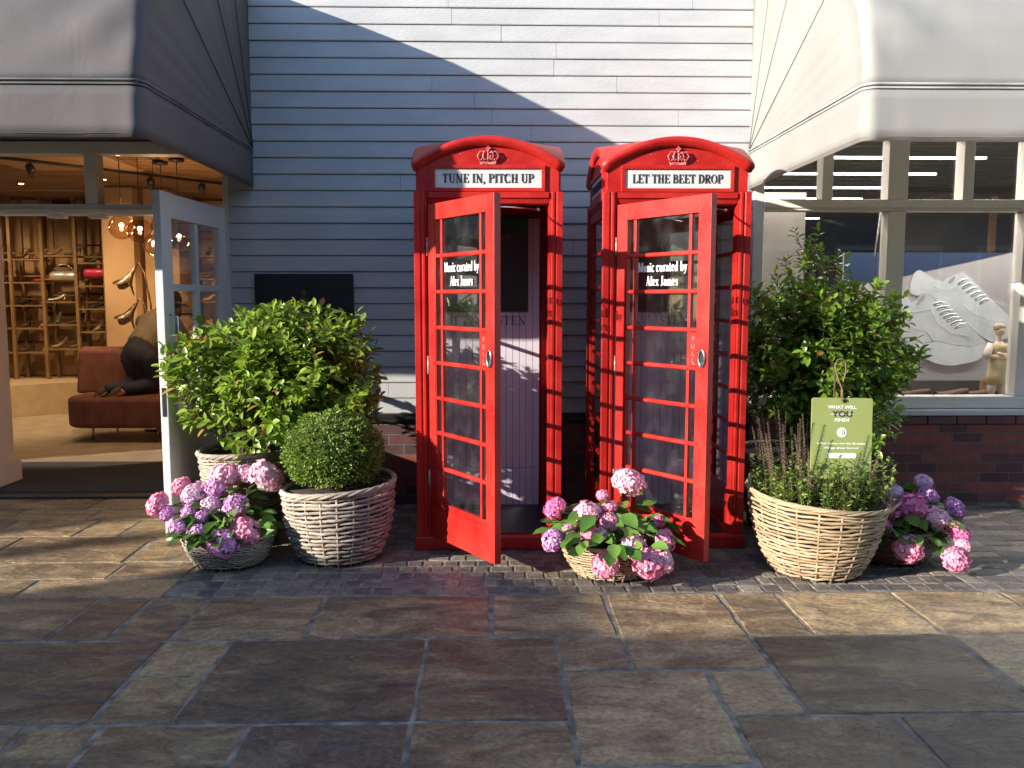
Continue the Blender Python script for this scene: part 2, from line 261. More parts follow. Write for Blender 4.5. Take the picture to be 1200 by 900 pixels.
# ------------------------------------------------------------------ mesh helpers
class MB:
    def __init__(s): s.v = []; s.f = []; s.sm = []; s.t = []
    def add(s, vs, fs, smooth=False, tint=None):
        o = len(s.v); s.v += [tuple(v) for v in vs]; s.f += [tuple(i + o for i in f) for f in fs]; s.sm += [smooth] * len(fs)
        s.t += [tint if tint is not None else (1, 1, 1)] * len(vs); return s
    def box(s, x0, x1, y0, y1, z0, z1, tint=None):
        return s.add([(x0, y0, z0), (x1, y0, z0), (x1, y1, z0), (x0, y1, z0), (x0, y0, z1), (x1, y0, z1), (x1, y1, z1), (x0, y1, z1)],
                     [(0, 3, 2, 1), (4, 5, 6, 7), (0, 1, 5, 4), (1, 2, 6, 5), (2, 3, 7, 6), (3, 0, 4, 7)], tint=tint)
    def prism(s, pts, axis, a, b, smooth=False):
        """pts 2D polygon extruded along axis x/y/z between a and b"""
        n = len(pts)
        def P(p, t):
            return {'x': (t, p[0], p[1]), 'y': (p[0], t, p[1]), 'z': (p[0], p[1], t)}[axis]
        vs = [P(p, a) for p in pts] + [P(p, b) for p in pts]
        o = len(s.v)
        s.add(vs, [tuple(range(n))[::-1], tuple(range(n, 2 * n))]); s.add([], [])
        s.f += [(o + i, o + (i + 1) % n, o + n + (i + 1) % n, o + n + i) for i in range(n)]; s.sm += [smooth] * n
        return s
    def tube(s, pts, r, n=6, closed=False, tint=None, caps=True):
        pts = [Vector(p) for p in pts]; m = len(pts); rs = r if isinstance(r, (list, tuple)) else [r] * m
        vs = []; up = None
        for i, p in enumerate(pts):
            a = pts[(i - 1) % m] if (closed or i > 0) else p; b = pts[(i + 1) % m] if (closed or i < m - 1) else p
            t = (b - a).normalized()
            if up is None:
                up = Vector((0, 0, 1)) if abs(t.z) < .9 else Vector((1, 0, 0))
            sd = t.cross(up)
            if sd.length < 1e-5: sd = t.cross(Vector((0, 1, 0)))
            sd.normalize(); uu = sd.cross(t).normalized(); up = uu
            for k in range(n):
                an = 2 * math.pi * k / n
                vs.append(p + (sd * math.cos(an) + uu * math.sin(an)) * rs[i])
        fs = []
        for i in range(m if closed else m - 1):
            j = (i + 1) % m
            for k in range(n): fs.append((i * n + k, i * n + (k + 1) % n, j * n + (k + 1) % n, j * n + k))
        if not closed and caps: fs += [tuple(range(n))[::-1], tuple((m - 1) * n + k for k in range(n))]
        return s.add(vs, fs, True, tint)
    def lathe(s, prof, c=(0, 0, 0), n=24, smooth=True):
        vs = []; fs = []; m = len(prof)
        for r, z in prof:
            for k in range(n):
                a = 2 * math.pi * k / n; vs.append((c[0] + r * math.cos(a), c[1] + r * math.sin(a), c[2] + z))
        for i in range(m - 1):
            for k in range(n): fs.append((i * n + k, i * n + (k + 1) % n, (i + 1) * n + (k + 1) % n, (i + 1) * n + k))
        fs += [tuple(range(n))[::-1], tuple((m - 1) * n + k for k in range(n))]
        return s.add(vs, fs, smooth)
    def ball(s, c, r, n=12, m=8, sc=(1, 1, 1)):
        prof = [(max(1e-4, r * math.sin(math.pi * i / m)), -r * math.cos(math.pi * i / m)) for i in range(m + 1)]
        vs = []; fs = []
        for rr, z in prof:
            for k in range(n):
                a = 2 * math.pi * k / n; vs.append((c[0] + rr * math.cos(a) * sc[0], c[1] + rr * math.sin(a) * sc[1], c[2] + z * sc[2]))
        for i in range(m):
            for k in range(n): fs.append((i * n + k, i * n + (k + 1) % n, (i + 1) * n + (k + 1) % n, (i + 1) * n + k))
        return s.add(vs, fs, True)
    def raw(s, V, F, T=None, smooth=True):
        o = len(s.v); s.v += [tuple(x) for x in V.tolist()]; s.f += [tuple(x) for x in (F + o).tolist()]; s.sm += [smooth] * len(F)
        s.t += ([tuple(x) for x in T.tolist()] if T is not None else [(1, 1, 1)] * len(V)); return s
    def build(s, name, m, parent=None, bevel=0, loc=None, rot=None, seg=2):
        me = bpy.data.meshes.new(name); me.from_pydata(s.v, [], s.f); me.update()
        me.polygons.foreach_set('use_smooth', s.sm)
        if any(t != (1, 1, 1) for t in s.t[:4000]):
            at = me.color_attributes.new('tint', 'FLOAT_COLOR', 'POINT')
            at.data.foreach_set('color', [c for t in s.t for c in (t[0], t[1], t[2], 1)])
        me.materials.append(m)
        o = bpy.data.objects.new(name, me); COL.objects.link(o)
        if parent: o.parent = parent
        if loc: o.location = loc
        if rot: o.rotation_euler = rot
        if bevel:
            b = o.modifiers.new('bevel', 'BEVEL'); b.width = bevel; b.segments = seg; b.limit_method = 'ANGLE'; b.angle_limit = R(40)
        return o
def empty(name, loc=(0, 0, 0), rz=0, label=None, cat=None, group=None, parent=None):
    o = bpy.data.objects.new(name, None); COL.objects.link(o); o.location = loc; o.rotation_euler = (0, 0, rz); o.empty_display_size = .1
    if parent: o.parent = parent
    if label: tag(o, label, cat, group)
    return o
def tag(o, label, cat, group=None, kind=None):
    o['label'] = label
    if cat: o['category'] = cat
    if group: o['group'] = group
    if kind: o['kind'] = kind
    return o
def struct(o): o['kind'] = 'structure'; return o
def copy_tree(o, parent=None):
    c = o.copy(); COL.objects.link(c)
    if parent: c.parent = parent
    for ch in list(o.children): copy_tree(ch, c)
    return c

# ------------------------------------------------------------------ lettering
def arc(cx, cy, rx, ry, a0, a1, n=9):
    return [(cx + rx * math.cos(R(a0 + (a1 - a0) * i / n)), cy + ry * math.sin(R(a0 + (a1 - a0) * i / n))) for i in range(n + 1)]
K = .17; T_ = .06
GL = {
 'T': (.72, [('l', .36, 0, .36, 1, K), ('l', .03, .97, .69, .97, T_), ('l', .04, 1, .04, .76, T_), ('l', .68, 1, .68, .76, T_), ('s', .36, 0, .16)]),
 'U': (.82, [('p', [(.2, 1), (.2, .3)] + arc(.43, .28, .23, .26, 180, 360) + [(.66, 1)], [K] * 3 + [T_ * 1.6] * 9 + [T_] * 4), ('s', .2, 1, .17), ('s', .66, 1, .13)]),
 'N': (.86, [('l', .17, 0, .17, 1, T_), ('l', .14, 1, .70, 0, K), ('l', .70, 0, .70, 1, T_), ('s', .17, 0, .13), ('s', .1, 1, .1), ('s', .70, 1, .13)]),
 'E': (.72, [('l', .2, 0, .2, 1, K), ('l', .06, .97, .64, .97, T_), ('l', .06, .03, .67, .03, T_), ('l', .2, .5, .5, .5, T_), ('l', .63, 1, .63, .76, T_), ('l', .66, 0, .66, .26, T_), ('l', .5, .4, .5, .6, T_)]),
 'I': (.42, [('l', .21, 0, .21, 1, K), ('s', .21, 0, .17), ('s', .21, 1, .17)]),
 ',': (.28, [('l', .13, .12, .15, -.02, K), ('l', .15, 0, .07, -.18, T_)]),
 'P': (.72, [('l', .2, 0, .2, 1, K), ('s', .2, 0, .17), ('p', [(.06, .97), (.38, .97)] + arc(.38, .73, .26, .24, 90, -90) + [(.2, .49)], [T_] * 4 + [K * .9] * 6 + [T_] * 5)]),
 'C': (.76, [('p', arc(.42, .5, .34, .49, 50, 310, 16), [T_] * 4 + [K] * 9 + [T_] * 4), ('l', .64, .98, .64, .70, T_), ('l', .64, .02, .64, .28, T_)]),
 'H': (.86, [('l', .2, 0, .2, 1, K), ('l', .66, 0, .66, 1, K), ('l', .2, .5, .66, .5, T_), ('s', .2, 0, .16), ('s', .2, 1, .16), ('s', .66, 0, .16), ('s', .66, 1, .16)]),
 'L': (.68, [('l', .2, 0, .2, 1, K), ('s', .2, 1, .16), ('l', .06, .03, .62, .03, T_), ('l', .61, 0, .61, .28, T_)]),
 'B': (.74, [('l', .2, 0, .2, 1, K), ('p', [(.06, .97), (.38, .97)] + arc(.36, .75, .22, .22, 90, -90) + [(.2, .52)], [T_] * 4 + [K * .8] * 6 + [T_] * 5), ('p', [(.2, .53), (.4, .53)] + arc(.38, .28, .27, .25, 90, -90) + [(.06, .03)], [T_] * 4 + [K * .9] * 6 + [T_] * 5)]),
 'D': (.82, [('l', .2, 0, .2, 1, K), ('p', [(.06, .97), (.36, .97)] + arc(.36, .5, .36, .47, 90, -90, 14) + [(.06, .03)], [T_] * 4 + [K] * 10 + [T_] * 6)]),
 'R': (.80, [('l', .2, 0, .2, 1, K), ('s', .2, 0, .16), ('p', [(.06, .97), (.38, .97)] + arc(.38, .74, .25, .23, 90, -90) + [(.2, .51)], [T_] * 4 + [K * .9] * 6 + [T_] * 5), ('l', .4, .5, .68, .02, K), ('s', .7, 0, .09)]),
 'O': (.84, [('p', arc(.42, .5, .33, .48, 90, 450, 20), [T_] * 3 + [K * .9] * 5 + [T_] * 5 + [K * .9] * 5 + [T_] * 3)]),
 'Q': (.88, [('p', arc(.42, .5, .33, .48, 90, 450, 20), [T_] * 3 + [K * .9] * 5 + [T_] * 5 + [K * .9] * 5 + [T_] * 3), ('l', .5, .1, .85, -.18, T_ * 1.6)]),
 'A': (.84, [('l', .42, 1, .12, 0, T_), ('l', .40, 1, .70, 0, K), ('l', .22, .34, .6, .34, T_), ('s', .12, 0, .11), ('s', .72, 0, .13)]),
 'Z': (.72, [('l', .08, .97, .64, .97, T_), ('l', .6, .97, .1, .03, K), ('l', .08, .03, .66, .03, T_), ('l', .09, .97, .09, .75, T_), ('l', .65, .03, .65, .27, T_)]),
 'S': (.64, [('p', arc(.32, .74, .2, .23, 30, 270, 9) + arc(.32, .26, .23, .24, 90, -150, 9)[1:], [T_] * 5 + [K * .6] * 3 + [K] * 4 + [K * .6] * 3 + [T_] * 4), ('l', .50, .95, .50, .72, T_), ('l', .10, .05, .10, .3, T_)]),
 'F': (.68, [('l', .2, 0, .2, 1, K), ('s', .2, 0, .16), ('l', .06, .97, .62, .97, T_), ('l', .2, .5, .48, .5, T_), ('l', .61, 1, .61, .75, T_), ('l', .48, .4, .48, .6, T_)]),
 '&': (.86, [('p', [(.8, .04), (.26, .68)] + arc(.38, .82, .15, .15, 200, -40, 8) + [(.2, .42)] + arc(.32, .24, .22, .22, 140, 320, 8) + [(.72, .5)], [K] * 2 + [T_] * 9 + [T_] * 2 + [K * .8] * 6 + [T_] * 3)]),
 'M': (1.0, [('l', .16, 0, .16, 1, T_), ('l', .16, 1, .48, .05, K), ('l', .48, .05, .8, 1, T_), ('l', .82, 0, .82, 1, K), ('s', .16, 0, .13), ('s', .12, 1, .09), ('s', .84, 0, .15), ('s', .86, 1, .1)]),
 'J': (.5, [('p', [(.3, 1), (.3, .15), (.22, .02), (.08, .05)], [K, K, T_ * 1.5, K * .8]), ('s', .3, 1, .16)]),
 'a': (.56, [('p', [(.1, .5), (.2, .62), (.34, .62), (.4, .5), (.4, .12), (.46, .03), (.54, .05)], [K * .7, T_, T_, K, K, K * .6, T_]), ('p', [(.4, .38), (.16, .3), (.1, .16), (.18, .02), (.4, .14)], [T_, K * .8, K, T_ * 1.2, T_])]),
 'b': (.62, [('l', .17, 0, .17, 1, K), ('s', .12, .98, .08), ('p', [(.17, .52)] + arc(.34, .32, .2, .3, 110, -110) + [(.17, .1)], [T_] * 4 + [K] * 5 + [T_] * 4)]),
 'c': (.52, [('p', arc(.3, .32, .22, .31, 45, 315, 10), [T_ * 1.6] * 3 + [K] * 5 + [T_] * 3)]),
 'd': (.62, [('l', .45, 0, .45, 1, K), ('s', .42, .98, .08), ('s', .5, 0, .07), ('p', [(.45, .52)] + arc(.28, .32, .2, .3, 70, 290) + [(.45, .1)], [T_] * 4 + [K] * 5 + [T_] * 4)]),
 'e': (.54, [('p', [(.1, .36), (.46, .36)] + arc(.29, .33, .2, .3, 10, 310, 12), [T_] * 6 + [K] * 6 + [T_] * 3)]),
 'h': (.66, [('l', .17, 0, .17, 1, K), ('s', .12, .98, .08), ('s', .17, 0, .13), ('p', [(.17, .48), (.33, .62), (.46, .55), (.48, .4), (.48, 0)], [T_, T_, K * .8, K, K]), ('s', .48, 0, .13)]),
 'i': (.34, [('l', .17, 0, .17, .62, K), ('l', .17, .78, .17, .93, K), ('s', .17, 0, .13), ('s', .13, .61, .09)]),
 'l': (.34, [('l', .17, 0, .17, 1, K), ('s', .17, 0, .13), ('s', .13, .98, .09)]),
 'm': (.96, [('l', .17, 0, .17, .62, K), ('s', .13, .61, .09), ('s', .17, 0, .12), ('p', [(.17, .48), (.31, .62), (.43, .55), (.46, .4), (.46, 0)], [T_, T_, K * .8, K, K]), ('s', .46, 0, .12), ('p', [(.46, .48), (.6, .62), (.72, .55), (.76, .4), (.76, 0)], [T_, T_, K * .8, K, K]), ('s', .76, 0, .12)]),
 'n': (.66, [('l', .17, 0, .17, .62, K), ('s', .13, .61, .09), ('s', .17, 0, .13), ('p', [(.17, .48), (.33, .62), (.46, .55), (.48, .4), (.48, 0)], [T_, T_, K * .8, K, K]), ('s', .48, 0, .13)]),
 'r': (.48, [('l', .17, 0, .17, .62, K), ('s', .13, .61, .09), ('s', .17, 0, .13), ('p', [(.17, .42), (.27, .6), (.42, .6)], [T_, T_, K])]),
 's': (.48, [('p', [(.4, .52), (.28, .62), (.12, .54), (.12, .42), (.36, .26), (.38, .12), (.24, .01), (.08, .1)], [K * .6, T_, K * .8, K, K, K * .8, T_, K * .6])]),
 't': (.42, [('p', [(.18, .85), (.18, .12), (.26, .02), (.38, .06)], [T_, K, K * .7, T_]), ('l', .04, .6, .38, .6, T_)]),
 'u': (.66, [('p', [(.17, .6), (.17, .16), (.26, .02), (.4, .05), (.48, .18)], [K, K, K * .7, T_, T_]), ('l', .48, 0, .48, .62, K), ('s', .12, .61, .08), ('s', .44, .61, .08), ('s', .54, 0, .06)]),
 'x': (.6, [('l', .12, .6, .46, .02, K), ('l', .46, .6, .12, .02, T_), ('s', .12, .61, .11), ('s', .48, .61, .09), ('s', .1, 0, .09), ('s', .48, 0, .11)]),
 'y': (.6, [('l', .12, .6, .32, .05, K), ('p', [(.5, .6), (.28, -.1), (.16, -.26), (.06, -.2)], [T_, T_, T_, K * .8]), ('s', .12, .61, .11), ('s', .5, .61, .09)]),
 'g': (.6, [('p', arc(.28, .4, .18, .21, 90, 450, 14), [T_] * 2 + [K * .8] * 4 + [T_] * 4 + [K * .8] * 3 + [T_] * 2), ('l', .4, .56, .56, .62, T_ * 1.4), ('p', [(.2, .2), (.12, .1), (.2, .03), (.44, 0), (.5, -.1), (.4, -.24), (.16, -.24), (.07, -.13), (.18, -.02)], [T_, T_ * 1.5, K * .7, K * .8, K * .6, T_, T_, T_, T_])]),
}
def serif_text(txt, h, wfac=1.0, bold=1.0, space=.0, thick=.002):
    """stroke-built serif lettering; in the x-z plane, facing -y, centred on x, baseline z=0"""
    mb = MB(); x = 0; lay = 0
    def quad(ax, ay, bx, by, wa, wb):
        nonlocal lay
        d = math.hypot(bx - ax, by - ay)
        if d < 1e-6: return
        nx, ny = -(by - ay) / d / 2, (bx - ax) / d / 2
        lay = (lay + 1) % 9; y0 = -thick - lay * .00006
        P = [(ax + nx * wa, ay + ny * wa), (bx + nx * wb, by + ny * wb), (bx - nx * wb, by - ny * wb), (ax - nx * wa, ay - ny * wa)]
        P = [((p[0] * wfac + x) * h, p[1] * h) for p in P]
        mb.add([(p[0], y0, p[1]) for p in P] + [(p[0], 0, p[1]) for p in P], [(0, 1, 2, 3), (4, 7, 6, 5), (0, 4, 5, 1), (1, 5, 6, 2), (2, 6, 7, 3), (3, 7, 4, 0)])
    for ch in txt:
        if ch == ' ': x += .34 * wfac; continue
        wd, pr = GL[ch]
        for p in pr:
            if p[0] == 'l': quad(p[1], p[2], p[3], p[4], p[5] * bold, p[5] * bold)
            elif p[0] == 's': quad(p[1] - p[3], min(max(p[2], .03), .97), p[1] + p[3], min(max(p[2], .03), .97), T_, T_)
            else:
                pts, ws = p[1], p[2]
                for i in range(len(pts) - 1):
                    (ax, ay), (bx, by) = pts[i], pts[i + 1]; d = math.hypot(bx - ax, by - ay) or 1
                    ex, ey = (bx - ax) / d * .012, (by - ay) / d * .012
                    wa = ws[min(i, len(ws) - 1)] * bold; wb = ws[min(i + 1, len(ws) - 1)] * bold
                    quad(ax - ex, ay - ey, bx + ex, by + ey, wa, wb)
        x += (wd + space) * wfac
    half = x * h / 2
    mb.v = [(v[0] - half, v[1], v[2]) for v in mb.v]
    return mb, 2 * half
def sans_text(txt, h, bold=0, thick=.001, width=None, space=1.0):
    cu = bpy.data.curves.new('t', 'FONT'); cu.body = txt; cu.align_x = 'CENTER'; cu.size = h / .72; cu.extrude = thick; cu.offset = bold; cu.space_character = space
    cu.resolution_u = 3; cu.space_line = .8
    ob = bpy.data.objects.new('t', cu); COL.objects.link(ob)
    dg = bpy.context.evaluated_depsgraph_get(); dg.update()
    me = bpy.data.meshes.new_from_object(ob.evaluated_get(dg)); bpy.data.objects.remove(ob)
    vs = [(v.co.x, -v.co.z, v.co.y) for v in me.vertices]
    if width:
        w0 = max(v[0] for v in vs) - min(v[0] for v in vs); vs = [(v[0] * width / w0, v[1], v[2]) for v in vs]
    mb = MB(); mb.add(vs, [tuple(p.vertices) for p in me.polygons]); bpy.data.meshes.remove(me)
    return mb
def move(mb, dx=0, dy=0, dz=0):
    mb.v = [(v[0] + dx, v[1] + dy, v[2] + dz) for v in mb.v]; return mb
def join(a, b): a.add(b.v, b.f); return a

def fuse(q, voxel, smooth=4):
    """one continuous surface from overlapping volumes"""
    me = bpy.data.meshes.new('f'); me.from_pydata(q.v, [], q.f); ob = bpy.data.objects.new('f', me); COL.objects.link(ob)
    r = ob.modifiers.new('r', 'REMESH'); r.mode = 'VOXEL'; r.voxel_size = voxel; s = ob.modifiers.new('s', 'SMOOTH'); s.iterations = smooth; s.factor = .5
    dg = bpy.context.evaluated_depsgraph_get(); dg.update(); m2 = bpy.data.meshes.new_from_object(ob.evaluated_get(dg))
    o = MB(); o.add([tuple(v.co) for v in m2.vertices], [tuple(p.vertices) for p in m2.polygons], True); bpy.data.objects.remove(ob); bpy.data.meshes.remove(m2); return o
def limb(q, pts, rs, n=12):
    """tapered chain with a ball at every joint"""
    pts = [Vector(p) for p in pts]
    for i in range(len(pts) - 1):
        a, b = pts[i], pts[i + 1]; q.tube([a, a.lerp(b, .5), b], [rs[i], (rs[i] + rs[i + 1]) / 2, rs[i + 1]], n)
    for p, r in zip(pts, rs): q.ball(tuple(p), r, n, 8)
    return q

for nm in ('awn_grey', 'awn_white'):
    m = M[nm]; N = m.node_tree.nodes; L = m.node_tree.links; P = N['Principled BSDF']; tc = N.new('ShaderNodeTexCoord')
    n = N.new('ShaderNodeTexNoise'); n.inputs['Scale'].default_value = 3.2; n.inputs['Detail'].default_value = 5; n.inputs['Distortion'].default_value = 1.2; L.new(tc.outputs['Object'], n.inputs['Vector'])
    b = N.new('ShaderNodeBump'); b.inputs['Strength'].default_value = .14; b.inputs['Distance'].default_value = .03; L.new(n.outputs[0], b.inputs['Height'])
    w_ = N.new('ShaderNodeTexNoise'); w_.inputs['Scale'].default_value = 260; L.new(tc.outputs['Object'], w_.inputs['Vector'])
    b2 = N.new('ShaderNodeBump'); b2.inputs['Strength'].default_value = .35; b2.inputs['Distance'].default_value = .002; L.new(w_.outputs[0], b2.inputs['Height']); L.new(b.outputs[0], b2.inputs['Normal']); L.new(b2.outputs[0], P.inputs['Normal'])
    tr = N.new('ShaderNodeBsdfTranslucent'); ms = N.new('ShaderNodeMixShader'); ms.inputs[0].default_value = .38 if nm == 'awn_white' else .12
    tr.inputs[0].default_value = (.75, .72, .64, 1) if nm == 'awn_white' else (.2, .17, .16, 1)
    L.new(P.outputs[0], ms.inputs[1]); L.new(tr.outputs[0], ms.inputs[2]); L.new(ms.outputs[0], N['Material Output'].inputs[0])
# ================================================================== SETTING: ground
FY = 6.38                                            # face of the building line
g = MB(); g.box(-60, 60, -40, 60, -.6, -.025); struct(g.build('ground', M['mortar_dark']))
def slab(mb, x0, x1, y0, y1, gap=.011, ch=.006, h=.02, pale=None):  # pale: lowest ochre tint, raised to paint sunlight into the slab colour
    j = lambda: random.uniform(-.004, .004)
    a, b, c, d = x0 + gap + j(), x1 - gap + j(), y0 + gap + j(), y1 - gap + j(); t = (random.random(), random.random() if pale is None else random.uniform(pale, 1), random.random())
    zz = random.uniform(-.0015, .0015); q = lambda: zz + random.uniform(-.001, .001)
    n = max(2, int((b - a) / .12)); m_ = max(2, int((d - c) / .12)); ring = []
    for i in range(n): ring.append((a + (b - a) * i / n, c))
    for i in range(m_): ring.append((b, c + (d - c) * i / m_))
    for i in range(n): ring.append((b - (b - a) * i / n, d))
    for i in range(m_): ring.append((a, d - (d - c) * i / m_))
    cx, cy = (a + b) / 2, (c + d) / 2; k = len(ring)
    ring = [(x + random.uniform(-.006, .006) * gap / .011, y + random.uniform(-.006, .006) * gap / .011) for x, y in ring]
    def inset(r, e): return [(x + (e if x < cx else -e) * (1 if abs(x - cx) > (b - a) / 2 - .02 else 0), y + (e if y < cy else -e) * (1 if abs(y - cy) > (d - c) / 2 - .02 else 0)) for x, y in r]
    r2 = inset(ring, ch)
    vs = [(x, y, -h) for x, y in ring] + [(x, y, zz - ch * .7) for x, y in ring] + [(x, y, zz) for x, y in r2]
    fs = [tuple(2 * k + i for i in range(k))]
    for l in (0, 1):
        for i in range(k): fs.append((l * k + i, l * k + (i + 1) % k, (l + 1) * k + (i + 1) % k, (l + 1) * k + i))
    mb.add(vs, fs, False, t)
flags = MB()
KNOWN = [(-2.05, -1.77, 3.79, 4.36), (-1.77, -1.477, 3.79, 4.36), (-1.477, -.875, 3.79, 4.36), (-.875, -.01, 3.79, 4.36), (-.01, .58, 3.79, 4.36),
 (.58, 1.18, 3.43, 4.36), (1.18, 1.485, 3.79, 4.36), (1.485, 2.1, 3.79, 4.36), (2.1, 2.68, 3.79, 4.36), (2.68, 3.55, 3.79, 4.36), (-2.9, -2.05, 3.79, 4.36),
 (-3.5, -2.9, 3.79, 4.36), (-2.35, -1.49, 3.01, 3.79), (-3.2, -2.35, 3.01, 3.79), (-1.49, -1.19, 3.42, 3.79), (-1.49, -1.19, 3.01, 3.42), (-1.19, -.305, 3.01, 3.79),
 (-.305, .28, 3.01, 3.79), (.28, .58, 3.43, 3.79), (.28, .887, 2.69, 3.43), (.887, 1.18, 3.03, 3.43), (1.18, 2.11, 3.03, 3.79), (2.11, 2.7, 3.03, 3.79), (2.7, 3.6, 3.03, 3.79),
 (-2.3, -1.70, 2.42, 3.01), (-1.70, -1.42, 2.42, 3.01), (-1.42, -.89, 2.42, 3.01), (-.89, -.305, 2.42, 3.01), (-.305, .28, 2.42, 3.01), (.28, .887, 2.42, 2.69), (.887, 1.505, 2.42, 3.03), (1.505, 2.4, 2.42, 3.03), (2.4, 3.2, 2.42, 3.03),
 (-2.9, -2.3, 2.42, 3.01), (-4.4, -3.5, 3.79, 4.36), (3.55, 4.4, 3.79, 4.36), (-4.1, -3.2, 3.01, 3.79), (3.6, 4.4, 3.03, 3.79)]
for s in KNOWN: slab(flags, *s, pale=.55 if (s[3] > 4.3 and s[0] > .5) else None)  # sunlit row at the right: sunlight painted in as a paler tint
def fill_rows(x0, x1, y0, y1, hs, ws, pale=None):
    y = y0
    while y < y1 - .15:
        h = min(random.choice(hs), y1 - y)
        if y1 - y - h < .2: h = y1 - y
        x = x0
        while x < x1 - .05:
            wd = random.choice(ws)
            if x1 - x - wd < .25: wd = x1 - x
            slab(flags, x, x + wd, y, y + h, pale=pale); x += wd
        y += h
fill_rows(-8, -1.73, 4.36, 6.66, [.3, .45, .56, .3, .42], [.3, .56, .6, .86, .6], .55)  # left patch: sunlight painted into these slabs too, as paler ochre
fill_rows(-8, -4.4, 2.4, 4.36, [.56, .3, .75], [.56, .86, .6]); fill_rows(4.4, 9, 2.4, 4.36, [.56, .3, .75], [.56, .86, .6])
fill_rows(-8, 9, -4.8, 2.42, [.56, .3, .75, .6], [.56, .86, .6, .3])
struct(flags.build('pavement', M['slab']))
mo = MB(); mo.box(-8, 9, -4.8, 6.7, -.03, -.0045); struct(mo.build('pavement_jointing', M['mortar']))
setts = MB(); y = 4.375
while y < 6.36:
    h = random.choice([.105, .115, .125]); x = -1.73 + random.uniform(0, .05)
    while x < 6.2:
        wd = random.uniform(.08, .14) if x < 2.6 else random.uniform(.18, .26)
        slab(setts, x, x + wd, y, y + h, gap=.005, ch=.007, h=.02); x += wd
    y += h
struct(setts.build('cobbles', M['sett']))
rd = MB(); rd.box(-60, -8, -40, 6.3, -.02, -.004); rd.box(9, 60, -40, 6.3, -.02, -.004); rd.box(-8, 9, -40, -4.8, -.02, -.004); struct(rd.build('street', M['sett']))

# ================================================================== the clapboard building between the shops
bw = empty('clapboard_building', (0, FY, 0), label='white painted clapboard wall on dark brick plinth behind the telephone boxes', cat='building')
def clap(mb, x0, x1, z0, z1, p=.1175):
    z = z0
    while z < z1 - .01:
        x = x0; cuts = [x0]
        while cuts[-1] < x1 - 1.2: cuts.append(cuts[-1] + random.uniform(1.1, 2.6))
        cuts = [c for c in cuts if c < x1 - .4] + [x1]
        t = min(p, z1 - z)
        for a, b in zip(cuts[:-1], cuts[1:]):
            e = random.uniform(-.0012, .0012)
            mb.prism([(0 + e, z), (-.0125 + e, z + .003), (-.014 + e, z + .009), (-.004 + e, z + t - .003), (0.003, z + t - .002)], 'x', a + .0012, b - .0012)
        z += p
cb = MB(); clap(cb, -1.93, 1.925, .69, 5.1); clap(cb, -8.2, -1.94, 2.75, 5.1); clap(cb, 1.935, 8.2, 2.80, 5.1)
cb.build('cladding', M['siding'], bw)
bk = MB(); bk.box(-8.2, 8.2, .006, .22, 2.85, 5.1); bk.box(-1.93, 1.90, .006, .22, .66, 2.85); bk.build('backing_wall', M['ink'], bw)
pl = MB(); pl.box(-1.85, 1.9, -.03, .24, -.02, .625); pl.build('brick_plinth', M['brick'], bw)
ld = MB(); ld.box(-1.85, 1.9, -.05, .24, .627, .655); ld.box(-1.85, 1.9, -.035, .2, .657, .688); ld.build('ledge', M['darkmetal'], bw, bevel=.003)
ev = MB(); ev.box(-8.3, 8.3, -.35, .1, 5.12, 5.2); ev.prism([(-.4, 5.2), (4.5, 7.4), (4.5, 7.3), (-.4, 5.1)], 'x', -8.4, 8.4); ev.build('roof', M['roof'], bw)
for nm_, a_, b_, lb in (('neighbour_building', -30, -8.45, 'rendered shop row continuing the street to the left, added out of view to block low sky light'), ('neighbour_building', 8.45, 40, 'rendered shop row continuing the street to the right, added out of view to block low sky light')):  # rows added out of sight to close off low sky light
    nb = empty(nm_, (0, FY, 0), label=lb, cat='building'); q = MB(); q.box(a_, b_, 0, 6, 0, 6.4); q.build('wall', M['opp'], nb); q = MB(); q.prism([(-.2, 6.402), (3, 8.4), (6.2, 6.402)], 'x', a_ - .05, b_ + .05); q.build('roof', M['roof'], nb)
    for k in range(7):
        x0 = a_ + 1 + k * (b_ - a_) / 7.2; q = MB(); q.box(x0, x0 + 1.7, -.02, .04, .5, 2.5); q.build('shop_window', M['opp_glass'], nb); q = MB(); q.box(x0, x0 + 1.1, -.02, .04, 3.6, 4.9); q.build('window', M['opp_glass'], nb)
up = MB(); up.box(-8.3, 8.3, 4.2, 4.45, 0, 7.2); up.box(-8.4, -8.2, 0, 4.4, 0, 5.1); up.box(8.2, 8.4, 0, 4.4, 0, 5.1); 
# black sign board with pineapple
sg = empty('shop_name_board', (-1.39, FY - .045, 1.02), label='black name board with gold pineapple on the clapboard wall behind the left shrub', cat='sign')
b = MB(); b.box(-.36, .36, 0, .024, 0, .712); b.build('board', M['black'], sg, bevel=.002)
pa = MB(); cz = .50
for k in range(-3, 4):
    pts = []
    for t in np.linspace(-1, 1, 9):
        u = t; v_ = k / 3.5 + t * .55
        if abs(v_) <= 1: 
            wv = math.sqrt(max(0, 1 - u * u)); pts.append((v_ * .034 * wv, -.002, cz + u * .042))
    if len(pts) > 1: pa.tube(pts, .0009, 4); pa.tube([(-p[0], p[1] - .0005, p[2]) for p in pts], .0009, 4)
pa.tube([(.035 * math.cos(a), -.002, cz + .045 * math.sin(a)) for a in np.linspace(0, 2 * math.pi, 24, endpoint=False)], .0016, 4, closed=True)
for k in range(-3, 4):
    a = R(90 + k * 20); pa.tube([(0, -.002, cz + .045), (.02 * math.cos(a), -.002, cz + .05 + .03 * math.sin(a)), (.038 * math.cos(a) + .006 * k, -.002, cz + .045 + .058 * math.sin(a))], [.002, .0018, .0004], 4)
pa.build('pineapple_emblem', M['gold'], sg)
